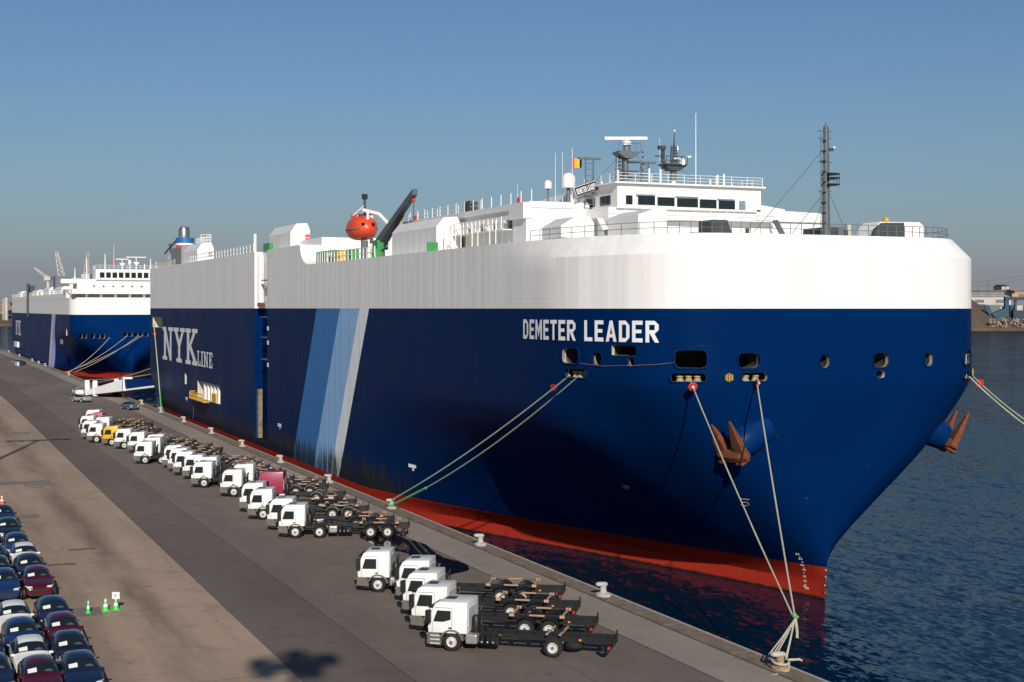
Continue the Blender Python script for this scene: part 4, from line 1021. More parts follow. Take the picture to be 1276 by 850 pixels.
def guard(P, t, label, axis=None):
    i = int(t * (len(P) - 1)); d = (P[i+1] - P[i]).normalized(); c = P[i] + (P[i+1] - P[i]) * (t * (len(P) - 1) - i)
    d = Vector(axis).normalized() if axis else d
    g = thing('rat_guard', label, 'rat guard', c, 0, 'red rat guards on the mooring lines')
    m = M(); m.cone(-d * .03, d * .05, .32, .28, 20); m.build('disc', GUARD, g, smooth=40)
    M().cone(d * .05, d * .2, .13, .08, 12).build('collar', CREAM, g, smooth=40)
    return g
def port_pt(i): p, n, t, hw, hh, ring = ROLL[i]; return p + n * .05 - Vector((0, 0, hh * .5)), t, n, hw
p, t, n, hw = port_pt(0)
B5 = BPOS[3] + Vector((0, 0, .55))
_, P1 = rope((p - t * hw * .5, B5 + Vector((-.1, .1, .1))), .055, ROPE, 'upper of the two spring lines from the bow down to the quay bollard', sag=.45)
_, P2 = rope((p + t * hw * .35, B5 + Vector((.1, -.2, -.2))), .055, ROPE, 'lower of the two spring lines from the bow down to the quay bollard', sag=.75)
guard(P1, .07, 'red rat guard on the spring lines below the name lettering', (.8, .3, .5))
a = P2[-1]; b = P2[-4]
tag(M().tube([a, a + (b - a) * .5, b], .11, 7).tube([B5 + Vector((.3 * math.cos(k), .3 * math.sin(k), -.2)) for k in np.linspace(0, 6.3, 14)], .09, 6).build('rope_eye', GREENROPE, smooth=60), 'green rope eye looped on the spring line bollard', 'rope', 'mooring lines')
B0 = BPOS[0] + Vector((0, 0, .54))
KN = Vector(atd(992, 774, 0.5 * (atz(1005, 830).xy.dot(Vector((ST, CT))) + 70)))
p, t, n, hw = port_pt(1); q, t2, n2, hw2 = port_pt(2)
def axis_depth(v): return v.x * ST + v.y * CT
dk = axis_depth(B0) + 2.0; KN = atd(990, 772, dk)
_, P3 = rope((p + n * .1 + t * hw * .1, KN), .047, ROPE2, 'bow line from the port with the red and white rat guard to the rusty bollard', sag=.25)
_, P4 = rope((q + n * .1 + t * hw2 * .1, KN + Vector((.05, 0, 0))), .047, ROPE2, 'bow line from the port nearest the stem to the rusty bollard', sag=.2)
guard(P3, .035, 'red rat guard facing the quay on the bow line above the left anchor')
guard(P4, .02, 'small red rat guard seen edge on at the port nearest the stem', (.93, -.37, .1))
m = M()
for dx, dy, dz in ((-.45, .3, .12), (-.3, .25, .05), (-.2, .0, .2), (.25, -.1, .0), (.35, .0, -.1)): m.tube([KN, KN * .5 + (B0 + Vector((dx, dy, dz))) * .5 + Vector((0, 0, -.05)), B0 + Vector((dx, dy, dz))], .04, 6)
m.tube([KN + Vector((0, 0, .3)), KN + Vector((.1, -.05, -.5)), KN + Vector((.10, -.1, -.9))], .085, 7)
m.tube([B0 + Vector((.42 * math.cos(k), .42 * math.sin(k), -.15 + .1 * math.sin(k))) for k in np.linspace(0, 6.3, 14)], .06, 6)
m.tube([B0 + Vector((.42, 0, -.15)), B0 + Vector((.9, -.3, -.1)), B0 + Vector((1.1, -.2, -.2))], .06, 6)
m.tube([B0 + Vector((.3, -.3, -.2)), B0 + Vector((.1, -.55, -.5)), B0 + Vector((-.3, -.6, -.62)), B0 + Vector((-.8, -.4, -.68))], .06, 6)
tag(m.build('rope_loop', ROPE2, smooth=60), 'knotted rope loops gathering both bow lines onto the rusty bollard', 'rope', 'mooring lines')
tag(M().tube([KN + Vector((-.14, -.05, .25)), KN + Vector((.14, -.1, .12))], .08, 6).build('rope_lashing', GREENROPE), 'green lashing where the two bow lines join', 'rope')
# lines to starboard, leading away to the right
p, t, n, hw = port_pt(3)
e1 = atd(1330, 563, 104); e2 = atd(1330, 552, 112)
rope((p + n * .1, e1), .06, ROPE, 'nearer of the two lines leading out over the water from the starboard bow', sag=.4)
_, P6 = rope((hull_at(1211, 470, 1)[0] + n * .2, e2), .06, ROPE2, 'farther of the two lines leading out over the water from the starboard bow', sag=.5)
guard(P6, .06, 'red rat guard at the starboard edge of the bow over open water')
B9 = BPOS[9] + Vector((0, 0, .85)); st0 = Vector((XS - .1, 266.0, 17.0))
_, P7 = rope((st0, B9), .10, ROPE, 'thick pale stern line dropping from the stern port beside the NYK lettering', sag=-.25)
guard(P7, .13, 'red rat guard high on the stern line beside the NYK lettering')
tag(M().tube([P7[-3], P7[-1]], .12, 6).build('rope_tail', GREENROPE, smooth=60), 'green tail at the foot of the stern line', 'rope', 'mooring lines')
# thin heaving line along the bow ports
hp = [hull_at(px, py)[0] + hull_at(px, py)[1] * .12 for px, py in ((722, 453), (752, 455), (790, 456), (820, 455), (840, 453))]
tag(M().tube(hp, .014, 5).build('heaving_line', mat('brown_line', (.25, .17, .1), .8)), 'thin brown line slung between the ports below the name lettering', 'rope')

# ------------------------------------------------------------------ trucks
TYRE = mat('tyre_rubber', (.014, .0135, .013), .85, var=.25, scale=6)
RIM = mat('wheel_rim', (.56, .55, .52), .5, metal=.0, var=.15, scale=6)
HUB = mat('wheel_hub', (.16, .155, .15), .5, metal=.4)
TWHITE = mat('truck_white', (.80, .79, .765), .32, var=.03, coat=.3)
TGREY = mat('truck_grey_plastic', (.125, .115, .105), .6, var=.15)
TYEL = mat('truck_yellow', (.75, .42, .008), .35, coat=.3); TMAR = mat('truck_maroon', (.30, .025, .055), .3, coat=.4); TRED = mat('truck_red', (.50, .05, .06), .35, coat=.3)
FRAME = mat('chassis_black', (.010, .010, .011), .5, var=.3, scale=3)
TAN = mat('bare_bracket', (.43, .27, .165), .7, var=.18, scale=5)
SILV = mat('tank_silver', (.40, .39, .37), .38, metal=.5)
REDL = mat('tail_red', (.40, .03, .02), .3); AMB = mat('amber_marker', (.75, .30, .02), .35)
def wheel(par, x, y, r=.48, w=.30, side=1, front=True):
    m = M().lathe((x, y, r), [(r * .56, -w/2), (r * .88, -w/2), (r * .98, -w/2 * .8), (r, -w * .25), (r, w * .25), (r * .98, w/2 * .8), (r * .88, w/2), (r * .56, w/2), (r * .56, -w/2)], 22, 'y', False)
    wl = m.build('wheel', TYRE, par, smooth=35)
    yo = y + side * w * (.34 if front else .22); yi = y + side * w * (.30 if front else -.05)
    q = M(); pr = [(r * .57, -.06 * side), (r * .57, .05 * side), (r * .50, .06 * side), (r * .40, (.03 if front else -.10) * side), (r * .24, (.05 if front else -.10) * side), (r * .22, (.10 if front else .0) * side), (r * .10, (.12 if front else .02) * side), (.01, (.12 if front else .02) * side)]
    q.lathe((x, y + side * (w/2 - .05), r), pr, 20, 'y'); q.build('rim', RIM, wl, smooth=35)
    M().lathe((x, y + side * (w/2 + (.05 if front else -.06)), r), [(r * .17, 0), (r * .15, side * .06), (.01, side * .065)], 12, 'y').build('hub', HUB, wl, smooth=35)
    return wl
def make_truck(axles_f, axles_r, rear, paint, cab='site', back=-.72, roof=2.5, frame=True, hoops=True, tank=True, fenders=BLACK, deflector=None):
    """x forward, y left, origin on the ground under the front axle"""
    r = thing('cab_chassis_truck', '', 'truck'); hw = 1.12
    zf = .92; fx_ = 1.25
    prof = [(fx_, zf), (fx_ + .02, 1.25), (fx_ - .02, 1.48), (fx_ - .20, 2.12), (fx_ - .34, roof - .10), (fx_ - .55, roof), (back, roof + .02), (back, zf)]
    tz = lambda z: 1 - max(0, z - 1.5) * .075
    m = M()
    m.prism(prof, 'y', -hw, hw, tap=lambda u, z: tz(z)); c = m.build('cab', paint, r, bevel=.055, seg=2, smooth=35)
    for s in (-1, 1):
        pts = [(.98, 1.46), (.80, 2.06), (.10, 2.06), (.10, 1.46)] if cab == 'site' else [(.98, 1.50), (.78, 2.06), (.05, 2.06), (.05, 1.62), (.45, 1.50)]
        M().loft([[(x, s * (hw * tz(z) - .015), z) for x, z in pts], [(x, s * (hw * tz(z) + .010), z) for x, z in pts]]).build('side_window', GLASS, c)
        M().box(-.02, .16, s * (hw - .01) - .02, s * (hw - .01) + .035, 1.16, 1.23).build('door_handle', BLACK, c)
        for x0, x1, z0, z1 in ((-.02, .0, .95, 2.2), (1.02, 1.04, .95, 1.45), (.0, .9, 2.19, 2.21)): M().loft([[(x, s * (hw * tz(z) - .02), z) for x, z in ((x0, z0), (x1, z0), (x1, z1), (x0, z1))], [(x, s * (hw * tz(z) + .004), z) for x, z in ((x0, z0), (x1, z0), (x1, z1), (x0, z1))]]).build('door_seam', TGREY, c)
        mm = M().box(1.06, 1.32, s * (hw + .04), s * (hw + .32), 1.44, 2.10).box(1.14, 1.22, s * (hw - .14), s * (hw + .2), 2.06, 2.11); mm.build('mirror', BLACK, c, bevel=.03, seg=1)
    ws = [(1.5, fx_ + .006), (2.10, fx_ - .178)]
    M().loft([[(fx_ - .02 + dx, -1.0, 1.50), (fx_ - .02 + dx, 1.0, 1.50), (fx_ - .20 + dx, .95, 2.12), (fx_ - .20 + dx, -.95, 2.12)] for dx in (-.02, .018)]).build('windshield', GLASS, c)
    M().box(fx_ - .22, fx_ + .02, -.98, .98, 2.14, 2.20).build('sun_visor', BLACK, c)
    M().box(.05, .58, -.32, .28, roof, roof + .05).build('roof_hatch', DARK, c, bevel=.02, seg=1)
    M().box(back - .03, back + .01, -.85, .85, 1.25, 2.2).build('rear_panel', mat('cab_back_grey', (.50, .50, .49), .5) if 'cab_back_grey' not in bpy.data.materials else bpy.data.materials['cab_back_grey'], c)
    M().box(fx_ + .005, fx_ + .03, -.75, .75, 1.0, 1.38).build('grille', TGREY, c)
    M().lathe((back - .30, .45, .95), [(.19, 0), (.2, .05), (.2, .75), (.12, .85)], 12).build('air_cleaner', BLACK, r, smooth=40)
    M().tube([(back - .28, -.5, .9), (back - .28, -.5, 1.9), (back - .35, -.55, 2.1)], .09, 8).build('exhaust_pipe', FRAME, r)
    M().tube([(back - .02, .2, 1.1), (back - .35, .1, .95), (back - .7, .2, .92)], .03, 5).build('air_hose', GUARD if cab == 'road' else AMB, r)
    M().box(fx_ + .105, fx_ + .125, -.26, .26, .48, .60).build('number_plate_panel', LETTER, r)
    for s in (-1, 1):
        M().box(-.30, -.18, s * (hw + .005), s * (hw + .02), 1.02, 1.08).build('cab_marker', AMB, c)
        M().box(fx_ + .03, fx_ + .09, s * .95, s * 1.1, .80, .88).build('indicator', AMB, r)
    if deflector: M().prism([(.9, roof + .02), (-.7, roof + .02), (-.7, roof + .55), (-.1, roof + .5)], 'y', -.95, .95).build('roof_deflector', deflector, c, bevel=.08)
    # bumper, arches, steps
    zb = .34 if cab == 'site' else .26
    M().prism([(fx_ + .10, zb + .06), (fx_ + .06, zf), (.72, zf), (.60, .72), (.56, zb)], 'y', -hw - .02, hw + .02).build('bumper', TGREY, r, bevel=.05, seg=1)
    for s in (-1, 1):
        arc = [(.66 * math.cos(a), .50 + .62 * math.sin(a)) for a in np.linspace(.35, math.pi - .15, 9)]; arc2 = [(.55 * math.cos(a), .50 + .54 * math.sin(a)) for a in np.linspace(.35, math.pi - .15, 9)]
        M().prism(arc + arc2[::-1], 'y', s * .82, s * (hw + .04)).build('wheel_arch', TGREY, r)
        M().box(fx_ + .06, fx_ + .11, s * .72 - .17, s * .72 + .17, .55, .75).build('headlight', mat('lamp_glass', (.55, .55, .52), .15) if 'lamp_glass' not in bpy.data.materials else bpy.data.materials['lamp_glass'], r)
        if cab == 'road':
            for k in range(3): M().box(.62, 1.12, s * (hw + .02), s * (hw + .07), .36 + k * .2, .42 + k * .2).build('step', STEEL if k == 9 else RIM, r)
    M().box(.55, 1.0, -.9, .9, .2, .5).build('under_bumper', BLACK, r)
    # chassis
    fz = .80
    for s in (-1, 1):
        M().loft([[(.3, s * .42 + d, z) for d, z in ((-.05, fz - .12), (.05, fz - .12), (.05, fz + .14), (-.05, fz + .14))], [(rear, s * .42 + d, z) for d, z in ((-.05, fz - .12), (.05, fz - .12), (.05, fz + .2), (-.05, fz + .2))]]).build('chassis_rail', FRAME, r)
    m = M(); x = -1.2
    while x > rear: m.box(x - .06, x + .06, -.40, .40, fz - .08, fz + .12); x -= .95
    m.box(rear - .04, rear + .06, -.55, .55, fz - .14, fz + .22); m.build('cross_members', FRAME, r)
    M().box(rear + .15, rear + .25, -1.05, 1.05, .38, .50).build('rear_bar', FRAME, r)
    for s in (-1, 1):
        M().box(rear + .1, rear + .22, s * .8 - .17, s * .8 + .17, .52, .66).build('tail_lamp', REDL, r)
        M().box(rear - .02, rear + .06, s * .62 - .05, s * .62 + .05, fz + .15, fz + .38).build('corner_post', FRAME, r)
        for x in (-2.4, (rear + axles_r[-1]) / 2 + .2): M().box(x - .06, x + .06, s * .475, s * .50, fz - .02, fz + .06).build('side_marker', AMB, r)
        M().prism([(rear + .55, fz - .1), (rear + .45, fz - .1), (rear + .3, .35), (rear + .42, .33)], 'y', s * .55, s * .95).build('mud_flap', BLACK, r)
    M().tube([(axles_f[-1] - .6, 0, .72), (axles_r[0], 0, .55)], .07, 8).build('drive_shaft', FRAME, r)
    M().loft([[(axles_f[0] + .6, y, z) for y, z in ((-.38, .5), (.38, .5), (.38, 1.0), (-.38, 1.0))], [(-1.5, y, z) for y, z in ((-.3, .55), (.3, .55), (.3, 1.15), (-.3, 1.15))]]).build('engine', BLACK, r)
    x0 = (axles_f[-1] - .72)
    if tank:
        for s in (-1, 1):
            M().box(x0 - .62, x0, s * .52, s * 1.08, .42, .92).build('side_tank', SILV if s > 0 else TGREY, r, bevel=.09)
            for k in range(3): M().lathe((x0 - .85 - k * .30, s * .82, .44), [(.14, 0), (.15, .03), (.15, .42), (.10, .46)], 10).build('air_tank', BLACK, r, smooth=40)
            for k in range(3): M().ball((x0 - .85 - k * .30, s * .985, .55), .045).build('valve_cap', RIM, r)
        M().box(x0 - 1.75, x0 - 1.3, .5, 1.0, .45, .85).build('battery_box', FRAME, r, bevel=.04, seg=1)
        M().box(x0 - .1, x0 + .12, .55, .62, .3, 1.3).build('exhaust_stack', FRAME, r)
    # axles
    for xf in axles_f:
        for s in (-1, 1): wheel(r, xf, s * .97, side=s)
        M().tube([(xf, -.8, .48), (xf, .8, .48)], .08, 6).build('axle', FRAME, r)
        if xf < 0:
            for s in (-1, 1):
                arc = [(xf + .60 * math.cos(a), .48 + .60 * math.sin(a)) for a in np.linspace(.5, math.pi - .5, 9)]; arc2 = [(xf + .56 * math.cos(a), .48 + .56 * math.sin(a)) for a in np.linspace(.5, math.pi - .5, 9)]
                M().prism(arc + arc2[::-1], 'y', s * .80, s * 1.12).build('mudguard', fenders, r)
    for xr in axles_r:
        for s in (-1, 1):
            wheel(r, xr, s * .86, w=.52, side=s, front=False)
            if hoops:
                arc = [(xr + .60 * math.cos(a), .48 + .62 * math.sin(a)) for a in np.linspace(.45, math.pi - .45, 11)]; arc2 = [(xr + .57 * math.cos(a), .48 + .58 * math.sin(a)) for a in np.linspace(.45, math.pi - .45, 11)]
                M().prism(arc + arc2[::-1], 'y', s * .58, s * 1.12).build('mudguard', fenders, r)
        M().tube([(xr, -.8, .48), (xr, .8, .48)], .16, 8).build('axle', FRAME, r)
        M().ball((xr, 0, .5), .27).build('differential', FRAME, r, smooth=60)
    if frame:                                            # unpainted transport frame over the rear axles
        a, b = axles_r[0] + .72, axles_r[-1] - .72; zt = 1.20
        m = M()
        if len(axles_r) > 1:
            for s in (-1, 1):
                n = 3
                m.box((a+b)/2 - .42, (a+b)/2 + .42, s * 1.0 - .05, s * 1.0 + .05, zt - .03, zt + .04)
                M().box(b, a, s * 1.0 - .03, s * 1.0 + .03, zt - .06, zt - .035).build('frame_rod', FRAME, r)
            for x in (a, b):
                m.box(x - .05, x + .05, -1.02, 1.02, zt - .03, zt + .04)
                for s in (-1, 1): m.box(x - .13, x + .13, s * 1.0 - .06, s * 1.0 + .06, zt - .08, zt + .06)
        else:
            for x in (axles_r[0] + .32, axles_r[0] - .36):
                m.box(x - .05, x + .05, -.98, -.35, zt - .1, zt - .03); m.box(x - .05, x + .05, .35, .98, zt - .1, zt - .03); m.box(x - .03, x + .03, -.35, .35, zt - .12, zt - .05)
        m.build('transport_frame', TAN, r)
    if rear < -6 and len(axles_r) == 1:
        M().lathe((rear + 2.1, 0, .38), [(.48, 0), (.5, .08), (.5, .22), (.46, .28), (.2, .28), (.2, .2)], 20).build('spare_wheel', TYRE, r, smooth=40)
    return r
def cam_dir(alpha):                                     # heading angle in world for a truck pointing left in view
    a = R(alpha); v = Vector((-math.cos(a), math.sin(a)))
    return math.atan2(-v.x * ST + v.y * CT, v.x * CT + v.y * ST)
T_road = make_truck((0,), (-5.3,), -8.3, TWHITE, 'road', back=-.82, hoops=False)
T_6x4 = make_truck((0,), (-5.0, -6.3), -8.7, TWHITE)
T_8x4 = make_truck((0, -1.85), (-5.75, -7.05), -8.6, TWHITE)
T_tract = make_truck((0,), (-3.3,), -4.3, TWHITE, frame=False)
T_grey = make_truck((0, -1.85), (-5.75, -7.05), -8.6, TWHITE, fenders=mat('mudguard_grey', (.20, .19, .18), .6))
T_high = make_truck((0,), (-4.6, -5.9), -7.6, TWHITE, back=-.85, roof=2.62)
T_yel = make_truck((0,), (-5.0, -6.3), -8.2, TYEL)
T_mar = make_truck((0,), (-4.2, -5.5), -6.6, TMAR, 'road', back=-1.2, roof=2.85, frame=False, fenders=bpy.data.materials['mudguard_grey'])
T_red = make_truck((0,), (-4.6, -5.9), -7.6, TRED, frame=True)
T_defl = make_truck((0,), (-4.6, -5.9), -7.6, TWHITE, deflector=TRED)
FG = 'trucks in the front group on the quay'; LG = 'trucks in the long row along the quay'
TR = [  # front wheel px, depth, heading, source, label, group
 (563, 72.9, 14.5, T_road, 'nearest white truck with side steps and a single rear axle', FG),
 (541, 76.9, 12, T_6x4, 'white cab chassis truck directly behind the single rear axle truck', FG),
 (529, 80.9, 11, T_6x4, 'white cab chassis truck third from the front of the front group', FG),
 (520, 84.9, 8, T_6x4, 'white truck last of the four long frames, frame end nearest the quay edge', FG),
 (471, 88.0, 4, T_tract, 'short white truck standing apart beside the front group with its cab clear', FG),
 (368, 108.7, 0, T_8x4, 'white four axle truck beside the puddle with all four wheels in view', LG),
 (353, 112.3, 1, T_8x4, 'white truck directly behind the four axle truck at the near end of the long row', LG),
 (328, 118.1, 0, T_grey, 'white truck with grey rear mudguards in front of the maroon truck', LG),
 (317, 122.3, 0, T_8x4, 'white truck squeezed between the grey mudguard truck and the maroon truck', LG),
 (336, 127.6, 0, T_mar, 'dark red truck with a long sleeper cab', LG),
 (291.5, 132.4, 0, T_grey, 'white truck just past the maroon truck with its door side and front wheel clear', LG),
 (304, 136.0, 0, T_high, 'white truck with a tall cab showing behind the cab next to the maroon truck', LG),
 (254.4, 139.2, 0, T_8x4, 'white mid row truck with a clear front wheel, a taller cab close behind', LG),
 (259, 142.5, 0, T_high, 'tall white cab close behind the mid row truck with the clear front wheel', LG),
 (243, 145.8, 0, T_8x4, 'white truck first of the three overlapping cabs in mid row', LG),
 (231, 149.2, 0, T_8x4, 'white truck second of the three overlapping cabs in mid row', LG),
 (224, 152.6, 0, T_grey, 'white truck third of the three overlapping cabs in mid row', LG),
 (217, 156.0, 0, T_8x4, 'white truck just behind the three overlapping cabs, before the gap', LG),
 (181, 160.2, 0, T_8x4, 'white truck standing forward of the row with front and second wheels clear', LG),
 (190, 164.0, 0, T_high, 'tall white cab right behind the truck standing forward of the row', LG),
 (194, 168.0, 0, T_high, 'second tall white cab behind the truck that stands forward of the row', LG),
 (172, 172.6, 0, T_6x4, 'white truck second from the yellow truck, towards the near end', LG),
 (155, 177.2, 0, T_8x4, 'white truck parked against the near side of the yellow truck', LG),
 (139.6, 181.4, 0, T_yel, 'yellow cab chassis truck in the long row', LG),
 (120.6, 185.4, 0, T_8x4, 'white truck parked against the far side of the yellow truck', LG),
 (113, 190.2, 0, T_6x4, 'white truck second past the yellow truck at the far end', LG),
 (128, 194.6, 0, T_high, 'tall white cab rising above the far end of the row beside the yellow truck', LG),
 (110, 198.9, 0, T_6x4, 'low white cab at the far end in front of the red truck', LG),
 (121, 204.2, 0, T_red, 'red cab truck near the far end of the long row', LG),
 (116, 208.6, 0, T_high, 'last white truck of the long row, beyond the red cab', LG)]
seen = set()
for px, D, al, src, lab, grp in TR:
    o = src if src not in seen else copy_tree(src); seen.add(src)
    a, b = ray(px); p = Vector((a * D, b * D, QZ + .014)); rz = cam_dir(al)
    o.rotation_euler.z = rz; o.location = p - Vector((-math.sin(rz), math.cos(rz), 0)) * 1.05
    tag(o, lab, 'truck', grp)
for s_ in (T_defl,):                                      # unused prototype
    def _rm(q):
        for ch in list(q.children): _rm(ch)
        bpy.data.objects.remove(q)
    _rm(s_)

# ------------------------------------------------------------------ cars
PNAV = mat('car_navy', (.010, .020, .060), .22, var=.08, coat=.6, metal=.2); PBLU = mat('car_blue', (.012, .035, .13), .22, var=.08, coat=.6, metal=.2)
PMAR = mat('car_dark_red', (.085, .004, .012), .22, var=.08, coat=.6, metal=.2); PWHI = mat('car_white', (.74, .73, .70), .28, var=.04, coat=.4)
PBLK = mat('car_black', (.008, .010, .016), .2, coat=.6); PGRY = mat('car_grey', (.13, .16, .19), .28, coat=.5, metal=.4); PSIL = mat('car_silver', (.45, .46, .46), .3, coat=.4, metal=.3)
CHROME = mat('chrome', (.55, .55, .55), .15, metal=1.0); LAMP = mat('clear_lamp', (.60, .60, .58), .12); PAPER = mat('paper_sheet', (.80, .80, .74), .8)
SEAT = mat('seat_cloth', (.05, .05, .05), .9)
def make_car(paint, kind='suv', sheet=True):
    r = thing('parked_car', '', 'car')
    if kind == 'suv':
        ST_ = [(2.20, .62, .34, .58, .52, .66), (2.12, .80, .26, .70, .66, .82), (1.75, .88, .22, .84, .74, .95), (1.05, .91, .22, .98, .80, 1.07), (.82, .91, .22, 1.0, .78, 1.12), (.02, .91, .22, 1.03, .62, 1.56), (-.75, .91, .22, 1.05, .64, 1.63), (-1.45, .91, .22, 1.08, .62, 1.58), (-2.02, .89, .28, 1.14, .70, 1.22), (-2.16, .84, .34, .98, .72, 1.06), (-2.2, .78, .4, .7, .70, .78)]
    else:
        ST_ = [(2.25, .62, .34, .55, .52, .62), (2.15, .80, .24, .64, .66, .74), (1.75, .87, .2, .76, .74, .84), (1.05, .89, .2, .88, .78, .95), (.80, .89, .2, .90, .76, 1.0), (-.02, .89, .2, .92, .58, 1.38), (-.75, .89, .2, .94, .60, 1.42), (-1.35, .89, .2, .96, .58, 1.33), (-1.85, .87, .24, 1.0, .68, 1.04), (-2.2, .82, .3, .92, .70, 1.0), (-2.26, .76, .36, .7, .68, .76)]
    V = []; n = 9
    for x, w, zl, zb, wt, zt in ST_:
        V += [(x, -w * .9, zl), (x, -w, (zl + zb) * .5), (x, -w * .975, zb), (x, -wt, zt), (x, 0, zt + .035), (x, wt, zt), (x, w * .975, zb), (x, w, (zl + zb) * .5), (x, w * .9, zl)]
    Fc = []; mi = []
    for k in range(len(ST_) - 1):
        for i in range(n - 1):
            Fc.append((k*n+i, k*n+i+1, (k+1)*n+i+1, (k+1)*n+i)); g = 0
            if 4 <= k <= 7 and i in (2, 5): g = 1
            if k == 4 and i in (3, 4): g = 2
            if k == 7 and i in (3, 4): g = 3
            mi.append(g)
        Fc.append((k*n+8, k*n, (k+1)*n, (k+1)*n+8)); mi.append(0)
    Fc += [tuple(range(n))[::-1], tuple(range((len(ST_)-1)*n, len(ST_)*n))]; mi += [0, 0]
    me = bpy.data.meshes.new('c'); me.from_pydata(V, [], Fc)
    b = bmesh.new(); b.from_mesh(me); bmesh.ops.recalc_face_normals(b, faces=b.faces)
    b.to_mesh(me); b.free(); me.polygons.foreach_set('material_index', mi)
    for _ in range(4): me.materials.append(paint)
    t = bpy.data.objects.new('c', me); COL.objects.link(t); md = t.modifiers.new('s', 'SUBSURF'); md.levels = 2
    ev = bpy.data.meshes.new_from_object(t.evaluated_get(bpy.context.evaluated_depsgraph_get())); bpy.data.objects.remove(t)
    def split(sel, name, mt, off=0, shrink=None):
        mm = bmesh.new(); mm.from_mesh(ev)
        bmesh.ops.delete(mm, geom=[f for f in mm.faces if not sel(f)], context='FACES')
        m2 = bpy.data.meshes.new(name); mm.to_mesh(m2); mm.free(); m2.materials.clear(); m2.materials.append(mt)
        m2.polygons.foreach_set('material_index', [0] * len(m2.polygons)); m2.polygons.foreach_set('use_smooth', [True] * len(m2.polygons))
        o = bpy.data.objects.new(name, m2); COL.objects.link(o); o.parent = r; return o
    cx = lambda f: f.calc_center_median()
    pillar = lambda f: f.material_index == 1 and (abs(cx(f).x + .55) < .06)
    wsf = lambda f: f.material_index == 2
    edge = lambda f: f.material_index == 1 and cx(f).x > .45
    body = split(lambda f: f.material_index == 0 or pillar(f) or (f.material_index == 1 and cx(f).x < -1.72) or (f.material_index == 2 and abs(cx(f).y) > .60), 'body', paint)
    sw = lambda f: f.material_index == 1 and not pillar(f) and cx(f).x >= -1.72
    split(lambda f: sw(f) and cx(f).y > 0, 'side_window', GLASS); split(lambda f: sw(f) and cx(f).y < 0, 'side_window', GLASS)
    split(lambda f: f.material_index == 2 and abs(cx(f).y) <= .60, 'windshield', GLASS); split(lambda f: f.material_index == 3, 'rear_window', GLASS)
    bt = bmesh.new(); bt.from_mesh(ev); bv = BVHTree.FromBMesh(bt)
    if sheet:
        q = []
        for x, y in ((.66, -.58), (.66, -.20), (.38, -.20), (.38, -.58)):
            h = bv.ray_cast(Vector((x, y, 3)), Vector((0, 0, -1))); q.append(h[0] + h[1] * .012)
        M().quad(*q).build('paper_sheet', PAPER, r)
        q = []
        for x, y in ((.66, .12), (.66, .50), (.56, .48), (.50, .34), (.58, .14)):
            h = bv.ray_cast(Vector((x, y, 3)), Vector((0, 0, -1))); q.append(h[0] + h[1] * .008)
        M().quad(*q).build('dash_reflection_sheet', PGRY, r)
    bt.free()
    L_ = ST_[1][0]; zn = ST_[1][3]
    for s in (-1, 1):
        M().prism([(L_ + .02, s * .40), (L_ - .02, s * .70), (L_ - .42, s * .84), (L_ - .40, s * .60)], 'z', zn - .04, zn + .16).build('headlight', LAMP, r, bevel=.03, seg=1)
        M().ball((L_ - .02, s * .58, .40), .07, None, .07, 8, 6).build('fog_lamp', CHROME, r)
        M().box(.66, .80, min(s * .76, s * .98), max(s * .76, s * .98), ST_[4][3] + .02, ST_[4][3] + .15).build('wing_mirror', paint, r, bevel=.04, seg=1)
        M().box(-2.17, -2.02, s * .62 - .14, s * .62 + .14, ST_[8][3] - .22, ST_[8][3] - .03).build('tail_lamp', REDL, r, bevel=.03, seg=1)
        for xw in (1.36, -1.32):
            M().lathe((xw, s * .84, .35), [(.43, -.02), (.43, .085), (.36, .09), (.01, .09)] if s > 0 else [(.43, .02), (.43, -.085), (.36, -.09), (.01, -.09)], 20, 'y').build('wheel_well', BLACK, r)
            wl = M().lathe((xw, s * .83, .34), [(.2, -.1), (.31, -.1), (.34, -.06), (.34, .06), (.31, .1), (.2, .1), (.2, -.1)], 20, 'y', False).build('wheel', TYRE, r, smooth=40)
            M().lathe((xw, s * .83, .34), [(.21, s * .06), (.21, s * .11), (.05, s * .115), (.01, s * .115)], 10, 'y').build('rim', RIM, wl)
    g = M().prism([(-.34, zn - .08), (.34, zn - .08), (.42, zn + .04), (-.42, zn + .04)], 'x', L_ - .02, L_ + .085).build('grille', BLACK, r, bevel=.02, seg=1)
    M().tube([(L_ + .085, -.40, zn + .0), (L_ + .09, -.30, zn - .09), (L_ + .09, .30, zn - .09), (L_ + .085, .40, zn)], .014, 5).build('grille_trim', CHROME, g)
    M().box(L_ - .05, L_ + .075, -.6, .6, .27, .42).build('lower_intake', BLACK, r, bevel=.02, seg=1)
    M().box(-.05, .06, -.02, .02, 1.0, 1.0 + .01).build('shark_fin', BLACK, r) if False else None
    return r
CARS = {k: make_car(p) for k, p in (('navy', PNAV), ('blue', PBLU), ('red', PMAR), ('white', PWHI), ('black', PBLK))}
